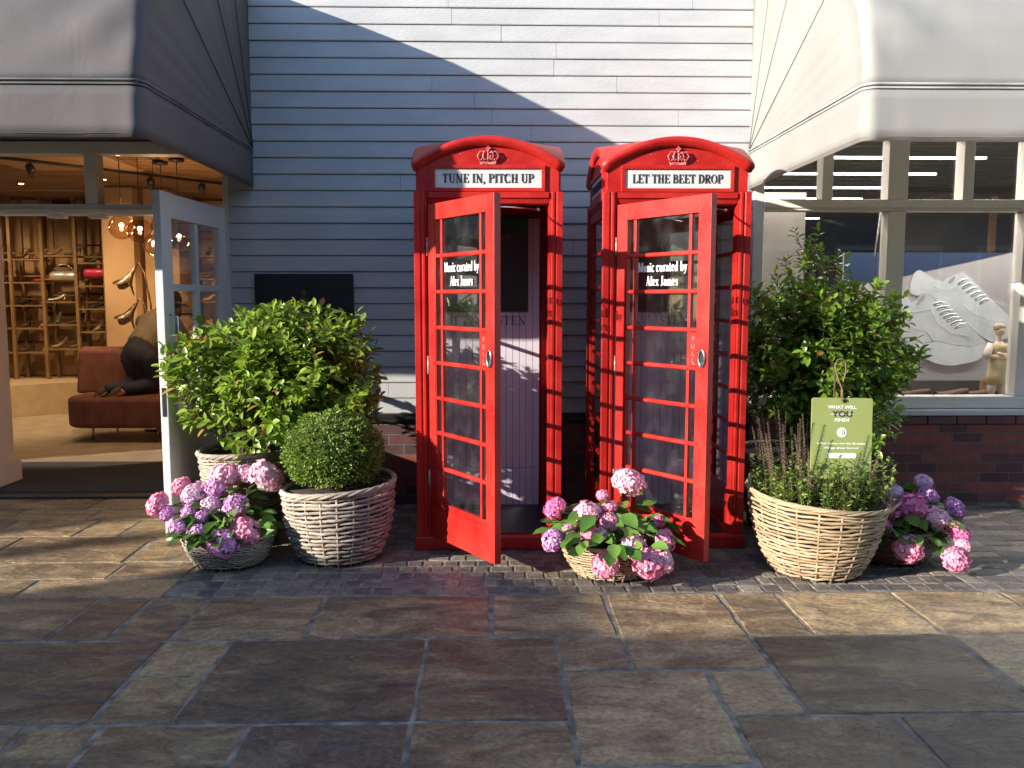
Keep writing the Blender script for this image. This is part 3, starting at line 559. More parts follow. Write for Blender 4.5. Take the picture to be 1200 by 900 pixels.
t, _ = serif_text('AQUAZZURA', .062, 1.0, .7, .22); move(t, 0, -.001, .295); t.build('lettering', M['gold'], sg)

# ================================================================== shop fronts
def glass_pane(root, x0, x1, z0, z1, y=.05, name='pane'):
    b = MB(); b.box(x0, x1, y, y + .006, z0, z1); return b.build(name, M['glass'], root)
# ---- right shop
rs = empty('shop_window', (0, FY, 0), label='wide cream framed shop window over a red brick base, right of the telephone boxes', cat='shop front')
f = MB()
f.box(1.925, 2.0, -.03, .1, .815, 2.80)            # left post
f.box(2.0, 8.1, -.03, .1, .72, .812)               # bottom rail
f.box(2.93, 3.06, -.028, .1, .815, 2.195); f.box(3.955, 4.06, -.028, .1, .815, 2.195); f.box(5.0, 5.12, -.028, .1, .815, 2.195); f.box(6.1, 6.22, -.028, .1, .815, 2.195)
f.box(2.0, 8.1, -.034, .1, 2.197, 2.28)            # transom
for a, b in ((2.43, 2.51), (2.92, 3.07), (3.48, 3.56), (3.95, 4.06), (4.5, 4.58), (5.0, 5.12), (5.6, 5.68), (6.1, 6.22)): f.box(a, b, -.026, .1, 2.282, 2.72)
f.box(1.925, 8.1, -.036, .1, 2.722, 2.80)
f.box(2.0, 8.1, -.045, -.034, 2.215, 2.262)
f.build('window_frame', M['cream'], rs, bevel=.005)
s_ = MB(); s_.box(1.93, 8.1, -.075, .1, .672, .716); s_.build('sill', M['white'], rs, bevel=.006)
for k, (a, b) in enumerate(((2.0, 2.93), (3.06, 3.955), (4.06, 5.0), (5.12, 6.1), (6.22, 8.1))): glass_pane(rs, a, b, .812, 2.197)
glass_pane(rs, 2.0, 8.1, 2.28, 2.722)
b = MB(); b.box(1.93, 8.2, -.045, .22, -.02, .598); b.build('brick_base', M['brick'], rs)
b = MB()
x = 1.93
while x < 8.1: b.box(x + .003, x + .222, -.062, .2, .601, .668, tint=(1, 1, 1)); x += .225
b.build('brick_coping', mat('coping_brick', (.17, .05, .045), (.09, .04, .045), rough=.7, scale=5, bump=.4, bscale=40), rs, bevel=.009)
# ---- left shop
ls = empty('shoe_shop_front', (0, FY, 0), label='white framed shoe shop entrance with wide opening and glazed lights above', cat='shop front')
LY = .10
f = MB()
f.box(-1.975, -1.895, LY - .1, LY + .08, 0, 2.75); f.box(-8.0, -1.98, LY - .06, LY + .08, 2.165, 2.24)
f.box(-8.0, -1.98, LY - .06, LY + .08, 2.60, 2.69)
f.box(-2.99, -2.90, LY - .05, LY + .07, 2.238, 2.597); f.box(-3.98, -3.9, LY - .05, LY + .07, 2.238, 2.597); f.box(-5.0, -4.9, LY - .05, LY + .07, 2.238, 2.597)
f.box(-3.28, -3.16, LY - .045, LY + .03, 2.14, 2.163); f.box(-2.98, -2.86, LY - .045, LY + .03, 2.14, 2.163)
f.box(-8.0, -1.98, LY - .075, LY - .062, 2.175, 2.205)
f.build('frame', M['cream'], ls, bevel=.004)
for a, b in ((-2.90, -1.98), (-3.9, -2.99), (-4.9, -3.98), (-8, -5.0)): glass_pane(ls, a, b, 2.238, 2.598, LY)
fb = MB(); fb.box(-8.0, -1.93, -.04, .16, 2.70, 2.86); fb.build('fascia_board', mat('grey_beam', (.16, .155, .15), rough=.7), ls)
pp = MB(); pp.box(-4.75, -4.06, .55, .85, 0, 2.13); pp.box(-4.78, -4.02, .52, .88, 0, .20); pp.build('pilaster', M['pinkwall'], ls, bevel=.006)
th = MB(); th.box(-8.0, -1.93, .20, .30, -.02, .022); th.build('threshold', M['darkmetal'], ls, bevel=.004)
gl = MB(); gl.box(-8, -4.75, .7, .706, 0, 2.15); gl.build('side_glazing', M['glass'], ls)
# open door, perpendicular to the front
DW = 1.08
dr = empty('door', (-1.985, -.0, 0), parent=ls); dr.rotation_euler = (0, 0, R(-93.0))      # local +x runs out towards the street
d = MB(); TH = .05
d.box(0, .12, -TH / 2, TH / 2, .03, 2.205); d.box(DW - .15, DW, -TH / 2, TH / 2, .03, 2.205)
d.box(.122, DW - .152, -.023, .023, 2.05, 2.203); d.box(.122, DW - .152, -.023, .023, .032, .80)
xm = (.12 + DW - .15) / 2
d.box(xm - .025, xm + .025, -.019, .019, .802, 2.048)
for z in (1.20, 1.62): d.box(.122, xm - .027, -.018, .018, z - .022, z + .022); d.box(xm + .027, DW - .152, -.018, .018, z - .022, z + .022)
d.build('door_leaf', M['white'], dr, bevel=.004)
b = MB(); b.box(.115, DW - .145, -.003, .003, .8, 2.05); b.build('glass', M['glass'], dr)
b = MB(); b.tube([(DW - .07, .025, 1.05), (DW - .07, .075, 1.06), (DW - .07, .075, 1.44), (DW - .07, .025, 1.45)], .007, 8)
b.build('handle', M['chrome'], dr)
b = MB(); b.box(DW, DW + .003, -.012, .012, .82, 1.0); b.build('lock_plate', M['darkmetal'], dr)

# ================================================================== awnings
def hood(name, xw, sgn, x_end, mfab, mcord, mseam, label, drop=.27):
    """Dutch hood: xw = side plane, sgn=-1 runs to the left; pivot on the wall at z 2.6"""
    root = empty(name, (0, FY, 0), label=label, cat='awning')
    prof = [(0, 1.975, 0), (1, 1.96, .18), (2, 1.93, .32), (3, 1.86, .46), (4, 1.62, .72), (5, 1.26, .965), (6, .945, 1.06), (7, .73, 1.12), (8, .42, 1.15), (9, 0, 1.17)]
    RC = .065
    def Lpath(rk, n1=14, n2=8, n3=26):
        pts = []
        for i in range(n1): pts.append(((rk - RC) * i / n1 if rk > RC else 0, 0, i / n1))
        for i in range(n2 + 1):
            a = math.pi / 2 * i / n2; pts.append((rk - RC + RC * math.sin(a), RC * (1 - math.cos(a)), 1))
        Lx = abs(x_end - xw) - RC
        for i in range(1, n3 + 1): pts.append((rk, RC + Lx * (i / n3) ** 1.6, 1))
        return pts
    fine = []
    for a, b in zip(prof[:-1], prof[1:]):
        for t in np.linspace(0, 1, 4, endpoint=False): fine.append((a[1] + (b[1] - a[1]) * t, a[2] + (b[2] - a[2]) * t, t))
    fine.append((prof[-1][1], prof[-1][2], 0))
    mb = MB(); rows = []
    for fi, (dd, zz, t) in enumerate(fine):
        rk = math.hypot(dd, zz); ux, uz = dd / rk, zz / rk; row = []
        for (r, xo, u) in Lpath(rk):
            bul = .0
            if r < rk and xo == 0: bul = -.010 * math.sin(math.pi * t) * (r / rk)            # slack between ribs on the side
            # creases gathering at the corner
            cr = math.exp(-(((xo - .25) / .35) ** 2)) * math.sin(xo * 13 + zz * 15 + 3 * xo * zz) * .013 * (1 if zz < .9 else .4) * min(1, zz * 5 + .15)
            sag = -.018 * math.sin(math.pi * min(1, zz / .46)) if (zz < .46 and xo > .3) else 0
            row.append((xw + sgn * (xo - bul), -(r * ux + cr + sag), 2.63 + r * uz))
        rows.append(row)
    n = len(rows[0]); vs = [v for r_ in rows for v in r_]; fs = []
    for i in range(len(rows) - 1):
        for j in range(n - 1):
            q = (i * n + j, i * n + j + 1, (i + 1) * n + j + 1, (i + 1) * n + j); fs.append(q if sgn > 0 else q[::-1])
    mb.add(vs, fs, True); ho = mb.build('hood_fabric', mfab, root)
    sol = ho.modifiers.new('s', 'SOLIDIFY'); sol.thickness = .004
    # valance
    P0 = Lpath(1.975, 20, 8, 40); mb = MB(); vs = []; fs = []; m = 5
    for k in range(m):
        for i, (r, xo, u) in enumerate(P0):
            wob = .006 * math.sin(xo * 9 + r * 7) * k / m + .003 * math.sin(xo * 31) * k / m
            vs.append((xw + sgn * (xo - .001), -(r + wob * (1 if u == 1 else 0)) , 2.622 - drop * k / (m - 1)))
    n = len(P0)
    for k in range(m - 1):
        for i in range(n - 1):
            q = (k * n + i, (k + 1) * n + i, (k + 1) * n + i + 1, k * n + i + 1); fs.append(q if sgn > 0 else q[::-1])
    mb.add(vs, fs, True); va = mb.build('valance', mfab, root); sol = va.modifiers.new('s', 'SOLIDIFY'); sol.thickness = .004
    b = MB()
    for dz, rr in ((0.0, .007), (-.020, .005)): b.tube([(xw + sgn * (xo - .004), -(r + .004), 2.632 + dz) for r, xo, u in P0], rr, 6)
    b.build('piping', mcord, root)
    b = MB(); b.tube([(xw + sgn * (xo - .0035), -(r + .004), 2.622 - drop + .02) for r, xo, u in P0], .0016, 4); b.build('hem', mfab, root)
    for k in (4, 6, 8):
        dd, zz = prof[k][1], prof[k][2]; b = MB()
        b.tube([(xw - sgn * .004, 0, 2.63), (xw - sgn * .004, -dd * .5, 2.63 + zz * .5), (xw - sgn * .004, -dd * .9, 2.63 + zz * .9)], .0028, 5); b.build('rib_seam', mseam, root)
    b = MB()
    for k in (0, 4, 6, 8):
        dd, zz = prof[k][1] - .03, prof[k][2] - .02
        b.tube([(xw + sgn * .03, -.0, 2.61), (xw + sgn * .03, -dd + .05, 2.61 + zz), (x_end - sgn * .03, -dd + .05, 2.61 + zz), (x_end - sgn * .03, 0, 2.61)], .012, 6)
    b.build('frame_tubes', M['chrome'], root)
    return root
hood('hood_awning', -1.745, -1, -7.6, M['awn_grey'], M['cord'], M['seam'], 'taupe grey hood awning over the shoe shop entrance')
hood('hood_awning', 1.885, 1, 7.6, M['awn_white'], M['cord_w'], M['seam_w'], 'white hood awning over the shop window at the right')

# ================================================================== telephone boxes
BY = 5.17
def glazed(mb, W, zb, zt, y0, y1, sl, sr, top, gb, nrow=8, nar=.058, bar=.020, skip=None):
    mb.box(0, sl, y0, y1, zb, zt); mb.box(W - sr, W, y0, y1, zb, zt)
    e = .0015
    mb.box(sl, W - sr, y0 + e, y1 - e, zt - top, zt); mb.box(sl, W - sr, y0 + e, y1 - e, zb, gb - .03)
    mb.box(sl, W - sr, y0 + .008, y1 - .004, gb - .03, gb)
    z0, z1 = gb, zt - top; xs = [sl + nar, W - sr - nar - bar]
    for x in xs: mb.box(x, x + bar, y0 + .009, y1 - .009, z0, z1)
    p = (z1 - z0) / nrow
    for i in range(1, nrow):
        z = z0 + p * i; mb.prism([(y0 + .006, z - .007), (y0 + .006, z + .007), (y0 + .012, z + .0125), (y1 - .01, z + .0125), (y1 - .01, z - .0125), (y0 + .012, z - .0125)], 'x', sl, W - sr)
    # glazing beads: a shallow step round the whole light
    for (a, b) in ((sl, sl + .007), (W - sr - .007, W - sr)): mb.box(a, b, y0 + .004, y1 - .012, z0, z1)
    if skip is not None: mb.box(xs[1] + bar, W - sr - .001, y0 + .005, y1 - .012, z0 + p * skip + .0125, z0 + p * (skip + 1) - .0125)
    return p, z0, xs
def telephone_box(x, label, title, which):
    root = empty('telephone_box', (x, BY, 0), label=label, cat='telephone box', group='red telephone boxes')
    hw = .445
    b = MB(); b.box(-.46, .46, -.012, .912, 0, .085); b.build('plinth', M['red'], root, bevel=.008)
    b = MB(); b.box(-.36, .36, .05, .85, .0855, .092); b.build('floor_pan', M['darkmetal'], root)
    # four corner posts with stepped mouldings
    prof = [(0, 0), (.034, 0), (.038, .007), (.046, .007), (.050, 0), (.064, 0), (.068, .012), (.078, .012), (.080, .024), (.085, .05), (.085, .085), (.05, .085), (.024, .080), (.012, .078), (.012, .068), (0, .064), (0, .050), (.007, .046), (.007, .038), (0, .034)]
    for sx in (-1, 1):
        for sy in (0, 1):
            pts = [(sx * (-hw + a) if sx > 0 else hw - a, (c if not sy else .9 - c)) for a, c in prof]
            if (sx > 0) != (sy == 1): pts = pts
            bb = MB(); bb.prism(pts, 'z', .085, 2.185); bb.build('corner_post', M['red'], root, bevel=.0015)
    # lintels with cavetto
    b = MB()
    for (a0, a1, fn) in ((-.36, .36, 'f'), (-.36, .36, 'b')):
        pr = [(0.002, 2.183), (0.002, 2.150), (.012, 2.142), (.020, 2.118), (.050, 2.112), (.080, 2.112), (.080, 2.183)]
        if fn == 'b': pr = [(.9 - q[0], q[1]) for q in pr]
        b.prism(pr, 'x', a0 - .001, a1 + .001)
    for sx in (-1, 1):
        pr = [(sx * (hw - .002), 2.183), (sx * (hw - .002), 2.150), (sx * (hw - .012), 2.142), (sx * (hw - .02), 2.118), (sx * (hw - .08), 2.112), (sx * (hw - .08), 2.183)]
        b.prism(pr, 'y', .086, .814)
    b.build('lintel', M['red'], root)
    # fascia block, open for the signs, with segmental pediments
    b = MB(); A = .425; zb, ze, hh = 2.187, 2.36, .152
    n = 18
    arcz = lambda u: ze + hh * (1 - u * u)
    pts = [(-A, zb), (A, zb)] + [(A * (1 - 2 * i / n), arcz(1 - 2 * i / n) - .03) for i in range(n + 1)]
    b.prism(pts, 'y', .022, .06); b.prism(pts, 'y', .84, .878)
    pts2 = [(.45 + p[0] * (.389 / A), p[1]) for p in pts]
    b.prism(pts2, 'x', -A, -A + .037); b.prism(pts2, 'x', A - .037, A)
    b.build('fascia', M['red'], root, bevel=.003)
    b = MB(); b.box(-.40, .40, .06, .84, zb, 2.20); b.build('ceiling_panel', M['red'], root)
    # domed roof: sail vault with a projecting lip
    b = MB(); m = 20; S = .448; vs = []; fs = []
    for j in range(m + 1):
        for i in range(m + 1):
            u = -1 + 2 * i / m; v = -1 + 2 * j / m
            vs.append((u * S, .45 + v * S, ze + hh * (1 - u * u * v * v) + .02 * (1 - u * u) * (1 - v * v)))
    for j in range(m):
        for i in range(m): q = j * (m + 1) + i; fs.append((q, q + 1, q + m + 2, q + m + 1))
    # on the front edge v=-1 the height is the arch itself
    b.add(vs, fs, True)
    lip = .052; o = len(b.v); ring = [i for i in range(m + 1)] + [(k + 1) * (m + 1) - 1 for k in range(1, m + 1)] + [m * (m + 1) + i for i in range(m - 1, -1, -1)] + [k * (m + 1) for k in range(m - 1, 0, -1)]
    top = [vs[i] for i in ring]
    def inw(p, e): return (p[0] * (1 - e), .45 + (p[1] - .45) * (1 - e), p[2])
    L0 = [(p[0] * 1.018, .45 + (p[1] - .45) * 1.018, p[2] - .012) for p in top]; L1 = [(p[0] * 1.018, .45 + (p[1] - .45) * 1.018, p[2] - .034) for p in top]
    L2 = [(p[0], p[1], p[2] - .044) for p in top]; L3 = [(p[0] * .985, .45 + (p[1] - .45) * .985, p[2] - .058) for p in top]; L4 = [(p[0] * .93, .45 + (p[1] - .45) * .93, p[2] - .058) for p in top]
    k = len(top); V = []; F = []
    for L_ in (top, L0, L1, L2, L3, L4): V += L_
    for l in range(5):
        for i in range(k): F.append((l * k + i, l * k + (i + 1) % k, (l + 1) * k + (i + 1) % k, (l + 1) * k + i))
    b.add(V, F, True); rf = b.build('domed_roof', M['red'], root)
    # signs on front and both sides
    def sign(px, py, rz, wd, txt, lab=None):
        s = empty('sign_panel', (px, py, 2.212), rz, parent=root)
        q = MB(); F_ = .022
        q.box(-wd / 2 - F_, wd / 2 + F_, -.016, .004, -.004 - F_, -.004); q.box(-wd / 2 - F_, wd / 2 + F_, -.016, .004, .108, .108 + F_)
        q.box(-wd / 2 - F_, -wd / 2, -.0155, .004, -.004, .108); q.box(wd / 2, wd / 2 + F_, -.0155, .004, -.004, .108); q.build('sign_frame', M['red'], s, bevel=.002)
        q = MB(); q.box(-wd / 2, wd / 2, -.006, .002, -.004, .108); q.build('opal_glass', M['signwhite'], s)
        q, ww = serif_text(txt, .052, 1.03, 1.15, .035); sc = min(1.0, wd * .86 / ww) if len(txt) > 14 else 1.0
        q.v = [(v[0] * sc, v[1] - .0065, v[2] + .026) for v in q.v]; q.build('lettering', M['ink'], s)
    sign(0, .0225, 0, .635, title); sign(-A - .0005, .45, R(-90), .60, title); sign(A + .0005, .45, R(90), .60, title)
    # crown
    c = empty('crown_emblem', (0, .022, 2.343), parent=root)
    q = MB(); q.prism([(-.042, 0), (.042, 0), (.045, .018), (-.045, .018)], 'y', -.012, .002)
    q.build('band', M['worn_red'], c, bevel=.003)
    q = MB()
    for t in (-1, -.5, .5, 1):
        q.tube([(.040 * t, -.010, .018), (.056 * t, -.014, .045), (.042 * t, -.014, .068), (.004 * np.sign(t), -.012, .062)], .0052, 6)
    q.tube([(0, -.014, .018), (0, -.018, .06)], .005, 6)
    for t in (-1, -.5, 0, .5, 1): q.ball((.034 * t, -.012, .026), .006, 8, 6)
    q.ball((0, -.014, .070), .008, 8, 6); q.box(-.003, .003, -.016, -.008, .074, .096); q.box(-.011, .011, -.0155, -.0085, .082, .089)
    q.prism([(-.045, .018), (.045, .018), (.05, .04), (.03, .064), (-.03, .064), (-.05, .04)], 'y', -.006, .002)
    q.build('arches', M['worn_red'], c); c.scale = (1.12, 1.3, 1.12)
    # glazed sides and back
    for nm, lx, ly, rz in (('side_window', -hw + .012, .815, -90), ('side_window', hw - .012, .085, 90)):
        s = empty(nm, (lx, ly, 0), R(rz), parent=root); q = MB()
        glazed(q, .73, .087, 2.111, 0, .034, .045, .045, .06, .33); q.build('sash', M['red'], s, bevel=.0015)
        q = MB(); q.box(.05, .68, .017, .019, .33, 2.05); q.build('glass', M['glass_booth'], s)
    q = MB(); q.box(-.359, .359, .84, .875, .087, 2.111); q.build('back_panel', M['red'], root)
    # inside: lilac boarding with poster
    q = MB(); nb = 15; wb = .70 / nb
    for i in range(nb):
        a = -.35 + i * wb; q.box(a + .0015, a + wb - .0015, .79, .812, .36, 2.10); q.box(a + .0015, a + wb - .0015, .787, .812, .093, .357)
    q.build('boarding', M['lilac'], root)
    q = MB(); q.box(-.35, .35, .813, .83, .093, 2.10); q.build('boarding_back', M['ink'], root)
    p = empty('poster', (-.02, .785, 1.46), parent=root)
    q = MB(); q.box(-.29, .29, -.008, 0, 0, .66); q.build('sheet', M['poster_dark'], p)
    q = MB(); q.box(-.289, .289, -.016, -.009, .61, .645); q.prism([(-.289, .61), (.289, .61), (.289, .56), (.20, .585), (.05, .60), (-.289, .607)], 'y', -.012, -.0085); q.build('green_strip', M['green_strip'], p)
    q, _ = serif_text('Challenger', .075, .75, 1.1, .05); move(q, 0, -.0085, .48); q.build('lettering', M['poster_text'], p)
    for wd_, xx in (('LIFT', -.235), ('&', -.105), ('LISTEN', .115)):
        q, _ = serif_text(wd_, .062, 1.0, .62, .10); move(q, xx, .785, 1.37); q.build('wall_lettering', M['ink'], root)
    # the open door
    dr = empty('door', (-.362, .004, 0), R(-57 if which == 1 else -55), parent=root); W = .725; q = MB()
    p_, z0, xs = glazed(q, W, .095, 2.108, 0, .042, .075, .085, .095, .32, skip=4)
    q.build('door_leaf', M['red'], dr, bevel=.0018)
    q = MB(); q.box(.08, W - .09, .021, .023, .32, 2.01); q.build('glass', M['glass_booth'], dr)
    xc = (xs[0] + .02 + xs[1]) / 2; zr = z0 + p_ * 6
    q, w1 = serif_text('Music curated by', .054, .62, 1.25, .04); k = .385 / w1; q.v = [(v[0] * k + xc, v[1] + .018, v[2] + zr + .115) for v in q.v]
    q2, w2 = serif_text('Alex James', .054, .62, 1.25, .04); q2.v = [(v[0] * k + xc, v[1] + .018, v[2] + zr + .035) for v in q2.v]
    q.build('lettering', M['letterwhite'], dr); q2.build('lettering', M['letterwhite'], dr)
    q = MB()
    for i, ch in enumerate('PULL'):
        tt = sans_text(ch, .026, .0006, .0012); move(tt, xs[1] + .02 + .03, .0048, z0 + p_ * 4 + .15 - i * .040); join(q, tt)
    q.build('pull_lettering', mat('faded_red_letter', (.72, .14, .12), rough=.5), dr)
    h_ = empty('handle', (W - .040, -.001, z0 + p_ * 4 + .06), parent=dr)
    q = MB(); q.tube([(.021 * math.cos(a), -.006, .044 * math.sin(a)) for a in np.linspace(0, 2 * math.pi, 28, endpoint=False)], .006, 8, closed=True); q.build('ring', M['chrome'], h_)
    q = MB(); q.prism([(.020 * math.cos(a), .043 * math.sin(a)) for a in np.linspace(0, 2 * math.pi, 28, endpoint=False)], 'y', -.003, .001); q.build('recess', mat('tarnished_cup', (.10, .11, .13), rough=.3, metal=.8), h_)
    for z in (.45, 1.15, 1.86):
        q = MB(); q.box(-.006, .006, -.006, .0, z - .055, z + .055); q.tube([(-.0, -.006, z - .055), (0, -.006, z + .055)], .0055, 8); q.build('hinge', mat('worn_hinge_%d' % int(z * 100), (.6, .5, .45), (.5, .12, .1), rough=.5, metal=.3, scale=30), dr)
    q = MB(); a = Vector((.30, .05, 2.085)); q.tube([a, (.12, -.18, 2.075), (-.08, -.25 - .02, 2.07)], .005, 6)
    q.ball(tuple(a), .012, 8, 6); q.build('closer_arm', M['chrome'], root)
    return root
telephone_box(-.028, 'red telephone box on the left titled TUNE IN, PITCH UP, its door half open', 'TUNE IN, PITCH UP', 1)
telephone_box(1.107, 'red telephone box on the right titled LET THE BEET DROP, its door half open', 'LET THE BEET DROP', 2)
# ================================================================== the other side of the street (behind the camera: it shades the paving and is mirrored in the glass)
op = empty('opposite_building', (0, -5, 0), label='rendered two storey terrace across the street, seen only mirrored in the glass', cat='building')
b = MB(); b.box(-18.2, 16, -6, 0, 0, 5.86); b.build('wall', M['opp'], op)
b = MB(); b.prism([(.25, 5.80), (.25, 5.90), (-3, 8.1), (-6.2, 5.9), (-6.2, 5.8)], 'x', -18.3, 16.2); b.build('roof', M['roof'], op)
for i in range(11):
    x0 = -16.5 + i * 3.0
    b = MB(); b.box(x0 - .3, x0 + 1.8, -.01, .06, .5, 2.5); b.build('shop_window', M['opp_glass'], op); b = MB(); b.box(x0, x0 + 1.3, -.01, .05, 3.5, 4.9); wd = b.build('window', M['opp_glass'], op)
    b = MB(); b.box(x0 - .06, x0, 0, .08, 3.45, 4.95); b.box(x0 + 1.3, x0 + 1.36, 0, .08, 3.45, 4.95); b.box(x0 + .62, x0 + .68, .05, .08, 3.5, 4.9); b.box(x0 - .06, x0 + 1.36, 0, .09, 4.95, 5.02); b.box(x0 - .06, x0 + 1.36, 0, .12, 3.38, 3.45)
    b.box(x0 - .36, x0 - .3, 0, .09, .4, 2.55); b.box(x0 + 1.8, x0 + 1.86, 0, .09, .4, 2.55); b.box(x0 - .36, x0 + 1.86, 0, .1, 2.55, 2.65)
    b.build('window_frame', M['white'], wd)
o2 = empty('added_shade_building', (0, -1.5, 0), label='low brick gabled block added out of view behind left to shade the paving', cat='building')  # unseen block added up the street, skyline shaped to shade the paving
b = MB(); b.prism([(-15.0, 0), (-6.5, 0), (-6.5, 3.71), (-10.85, 3.71), (-11.75, 4.10), (-12.85, 4.33), (-13.85, 4.45), (-15.0, 4.55)], 'y', -3, 0); b.build('wall', M['brick'], o2)
b = MB(); b.box(-17.30, -17.02, -.14, 0, 0, 5.8); b.build('added_shade_post', M['brick'], o2); b = MB(); b.box(-17.0, -15.02, -2, -.05, 0, 2.6); b.build('link_wall', M['opp'], o2)  # thin brick post added out of view to cast a dark stripe
for k in range(3):
    b = MB(); b.box(-14.2 + k * 2.4, -12.6 + k * 2.4, -.02, .04, .4, 2.3); b.build('window', M['opp_glass'], o2)
o3 = empty('added_shade_house', (0, -1.5, 0), label='tall slate roofed house added out of view for shade, slanted along the sun rays', cat='building')  # unseen house added for shade, side wall slanted along the sun rays
b = MB(); b.prism([(-18.1, 0), (-30.8, -6), (-38, -6), (-38, 0)], 'z', 0, 6.2); b.build('wall', M['opp'], o3); b = MB(); b.prism([(-18.1, .02), (-31.2, -6.2), (-38, -6.2), (-38, .02)], 'z', 6.202, 6.5); b.build('roof', M['roof'], o3)

# ================================================================== left shop interior
struct(MB().box(-12, -1.75, 6.70, 13.6, -.02, .004).build('shop_floor', M['floor_in']))
b = MB(); b.box(-12, -1.75, 13.4, 13.6, 0, 3.2); struct(b.build('wall_back', M['tan_wall']))
b = MB(); b.box(-1.85, -1.75, 6.62, 13.4, 0, 3.2); struct(b.build('wall_right', M['tan_wall']))
b = MB(); b.box(-12, -11.9, 6.62, 13.4, 0, 3.2); struct(b.build('wall_left', M['tan_wall']))
b = MB(); b.box(-12, -1.75, 6.55, 13.6, 3.10, 3.2); struct(b.build('ceiling', M['dark_gap']))
cs = empty('slatted_ceiling', (0, 6.6, 3.0), label='oak slatted ceiling inside the shoe shop', cat='ceiling')
b = MB()
for i in range(62): b.box(-9.5, -1.9, .12 + i * .105, .165 + i * .105, 0, .016)
b.build('slats', M['oak'], cs)
b = MB(); b.box(-5.2, -3.9, .7, 3.2, -.03, -.004); b.build('plain_panel', mat('oak_panel', (.46, .29, .15), (.40, .24, .12), rough=.6), cs)
dm = MB(); dm.box(-4.5, -2.15, 6.76, 8.02, .004, .016)
for i in range(42): dm.box(-4.5, -2.15, 6.77 + i * .03, 6.787 + i * .03, .017, .022)
tag(dm.build('doormat', M['mat']), 'dark ribbed doormat set in the shop floor behind the threshold', 'doormat')
# back display: lit niche panels and bronze shelving on a cream platform
plt = MB(); plt.prism([(-7.9, 10.6), (-7.9, 12.9), (-3.0, 12.9), (-3.0, 12.5), (-4.9, 12.35), (-6.3, 11.2)], 'z', .005, .42)
tag(plt.build('display_platform', M['platform']), 'low cream display platform under the shelves of shoes', 'platform')
colm = MB(); colm.box(-5.06, -4.66, 11.3, 11.75, .005, 2.98); colm.box(-4.60, -4.30, 11.5, 11.9, .005, 2.98); 
tag(colm.build('pillar', M['tan_wall']), 'pale plaster pillar rising between the shoe shelves and the flower sculpture', 'pillar')
sh = empty('display_shelving', (0, 12.3, 0), label='bronze ladder shelving full of shoes in the lit back display', cat='shelving')
b = MB(); UP = [-7.55, -6.95, -6.72, -6.28, -5.82, -5.42]
for x in UP + [-4.2, -3.6, -3.0, -2.4]:
    for yy in (-.16, .14): b.box(x - .022, x + .022, yy - .022, yy + .022, .42, 2.95)
b.build('uprights', M['shelf'], sh)
SZ = [.78, 1.12, 1.44, 1.76, 2.08]
rs2 = random.Random(3)
shelf_slots = []
for k, (a, c) in enumerate([(-7.55, -6.95), (-6.72, -6.28), (-6.28, -5.82), (-5.82, -5.42), (-6.95, -6.72), (-4.2, -3.6), (-3.6, -3.0), (-3.0, -2.4)]):
    for j, z in enumerate(SZ):
        zz = z + (k % 3 - 1) * .05
        q = MB(); q.box(a + .023, c - .023, -.17, .16, zz, zz + .022); q.build('shelf', M['shelf'], sh); shelf_slots.append(((a + c) / 2, zz + .022, c - a))
        q = MB(); q.box(a + .03, c - .03, .02, .03, zz + .10, zz + .118); q.build('rail', M['shelf'], sh)
bp = empty('niche_panels', (0, 12.75, 0), label='row of plaster niche panels behind the shoe shelving', cat='wall panels')
b = MB()
x = -8.4
while x < -2.2:
    wd = rs2.choice([.34, .46, .55]); z = .42
    while z < 2.9:
        h = rs2.choice([.5, .7, .9]); h = min(h, 2.98 - z); dy = rs2.uniform(0, .12)
        b.box(x + .012, x + wd - .012, -dy, .2, z + .012, z + h - .012); z += h
    x += wd
b.build('panels', M['tan_wall'], bp, bevel=.004)
# shoes: sandals, pumps, bags
def pump(name, m, heel, label, loc, rz):
    r = empty(name, loc, rz, label, 'shoe', 'shoes on the display shelves'); q = MB()
    vs = []; fs = []; N = 9; sec = 10
    for i in range(N):
        t = i / (N - 1); x = .12 - .24 * t; wz = .035 * (1 - .35 * abs(t - .3) * 1.3) * (0.35 + .65 * min(1, t * 5)); base = heel * max(0, (t - .38) / .62) ** 1.2
        hgt = .03 + .035 * t + (.012 if t > .8 else 0)
        for k in range(sec):
            a = 2 * math.pi * k / sec; vs.append((x, wz * math.cos(a), base + .006 + hgt * .5 + hgt * .5 * math.sin(a)))
    for i in range(N - 1):
        for k in range(sec): fs.append((i * sec + k, i * sec + (k + 1) % sec, (i + 1) * sec + (k + 1) % sec, (i + 1) * sec + k))
    fs += [tuple(range(sec)), tuple((N - 1) * sec + k for k in range(sec))[::-1]]; q.add(vs, fs, True); q.build('upper', m, r)
    q = MB(); q.tube([(-.105, 0, heel + .012), (-.098, 0, heel * .5), (-.092, 0, .0)], [.02, .009, .006], 8); q.build('heel', m, r)
    q = MB(); q.tube([(-.10, .03, heel + .06), (-.04, .036, heel + .075), (.0, 0, heel * .55 + .085), (-.04, -.036, heel + .075), (-.10, -.03, heel + .06)], .003, 5); q.build('strap', m, r)
    return r
cols = [('shoe_black', 'black'), ('shoe_tan', 'tan'), ('shoe_red', 'red'), ('shoe_green', 'olive'), ('shoe_silver', 'silver'), ('shoe_brown', 'brown')]
rown = ['lowest', 'second lowest', 'middle', 'second highest', 'highest']; bayn = ['far left bay', 'wide left bay', 'centre bay', 'right bay', 'narrow left bay', 'bay behind the flower sculpture', 'bay behind the open door', 'bay beside the door hinge']
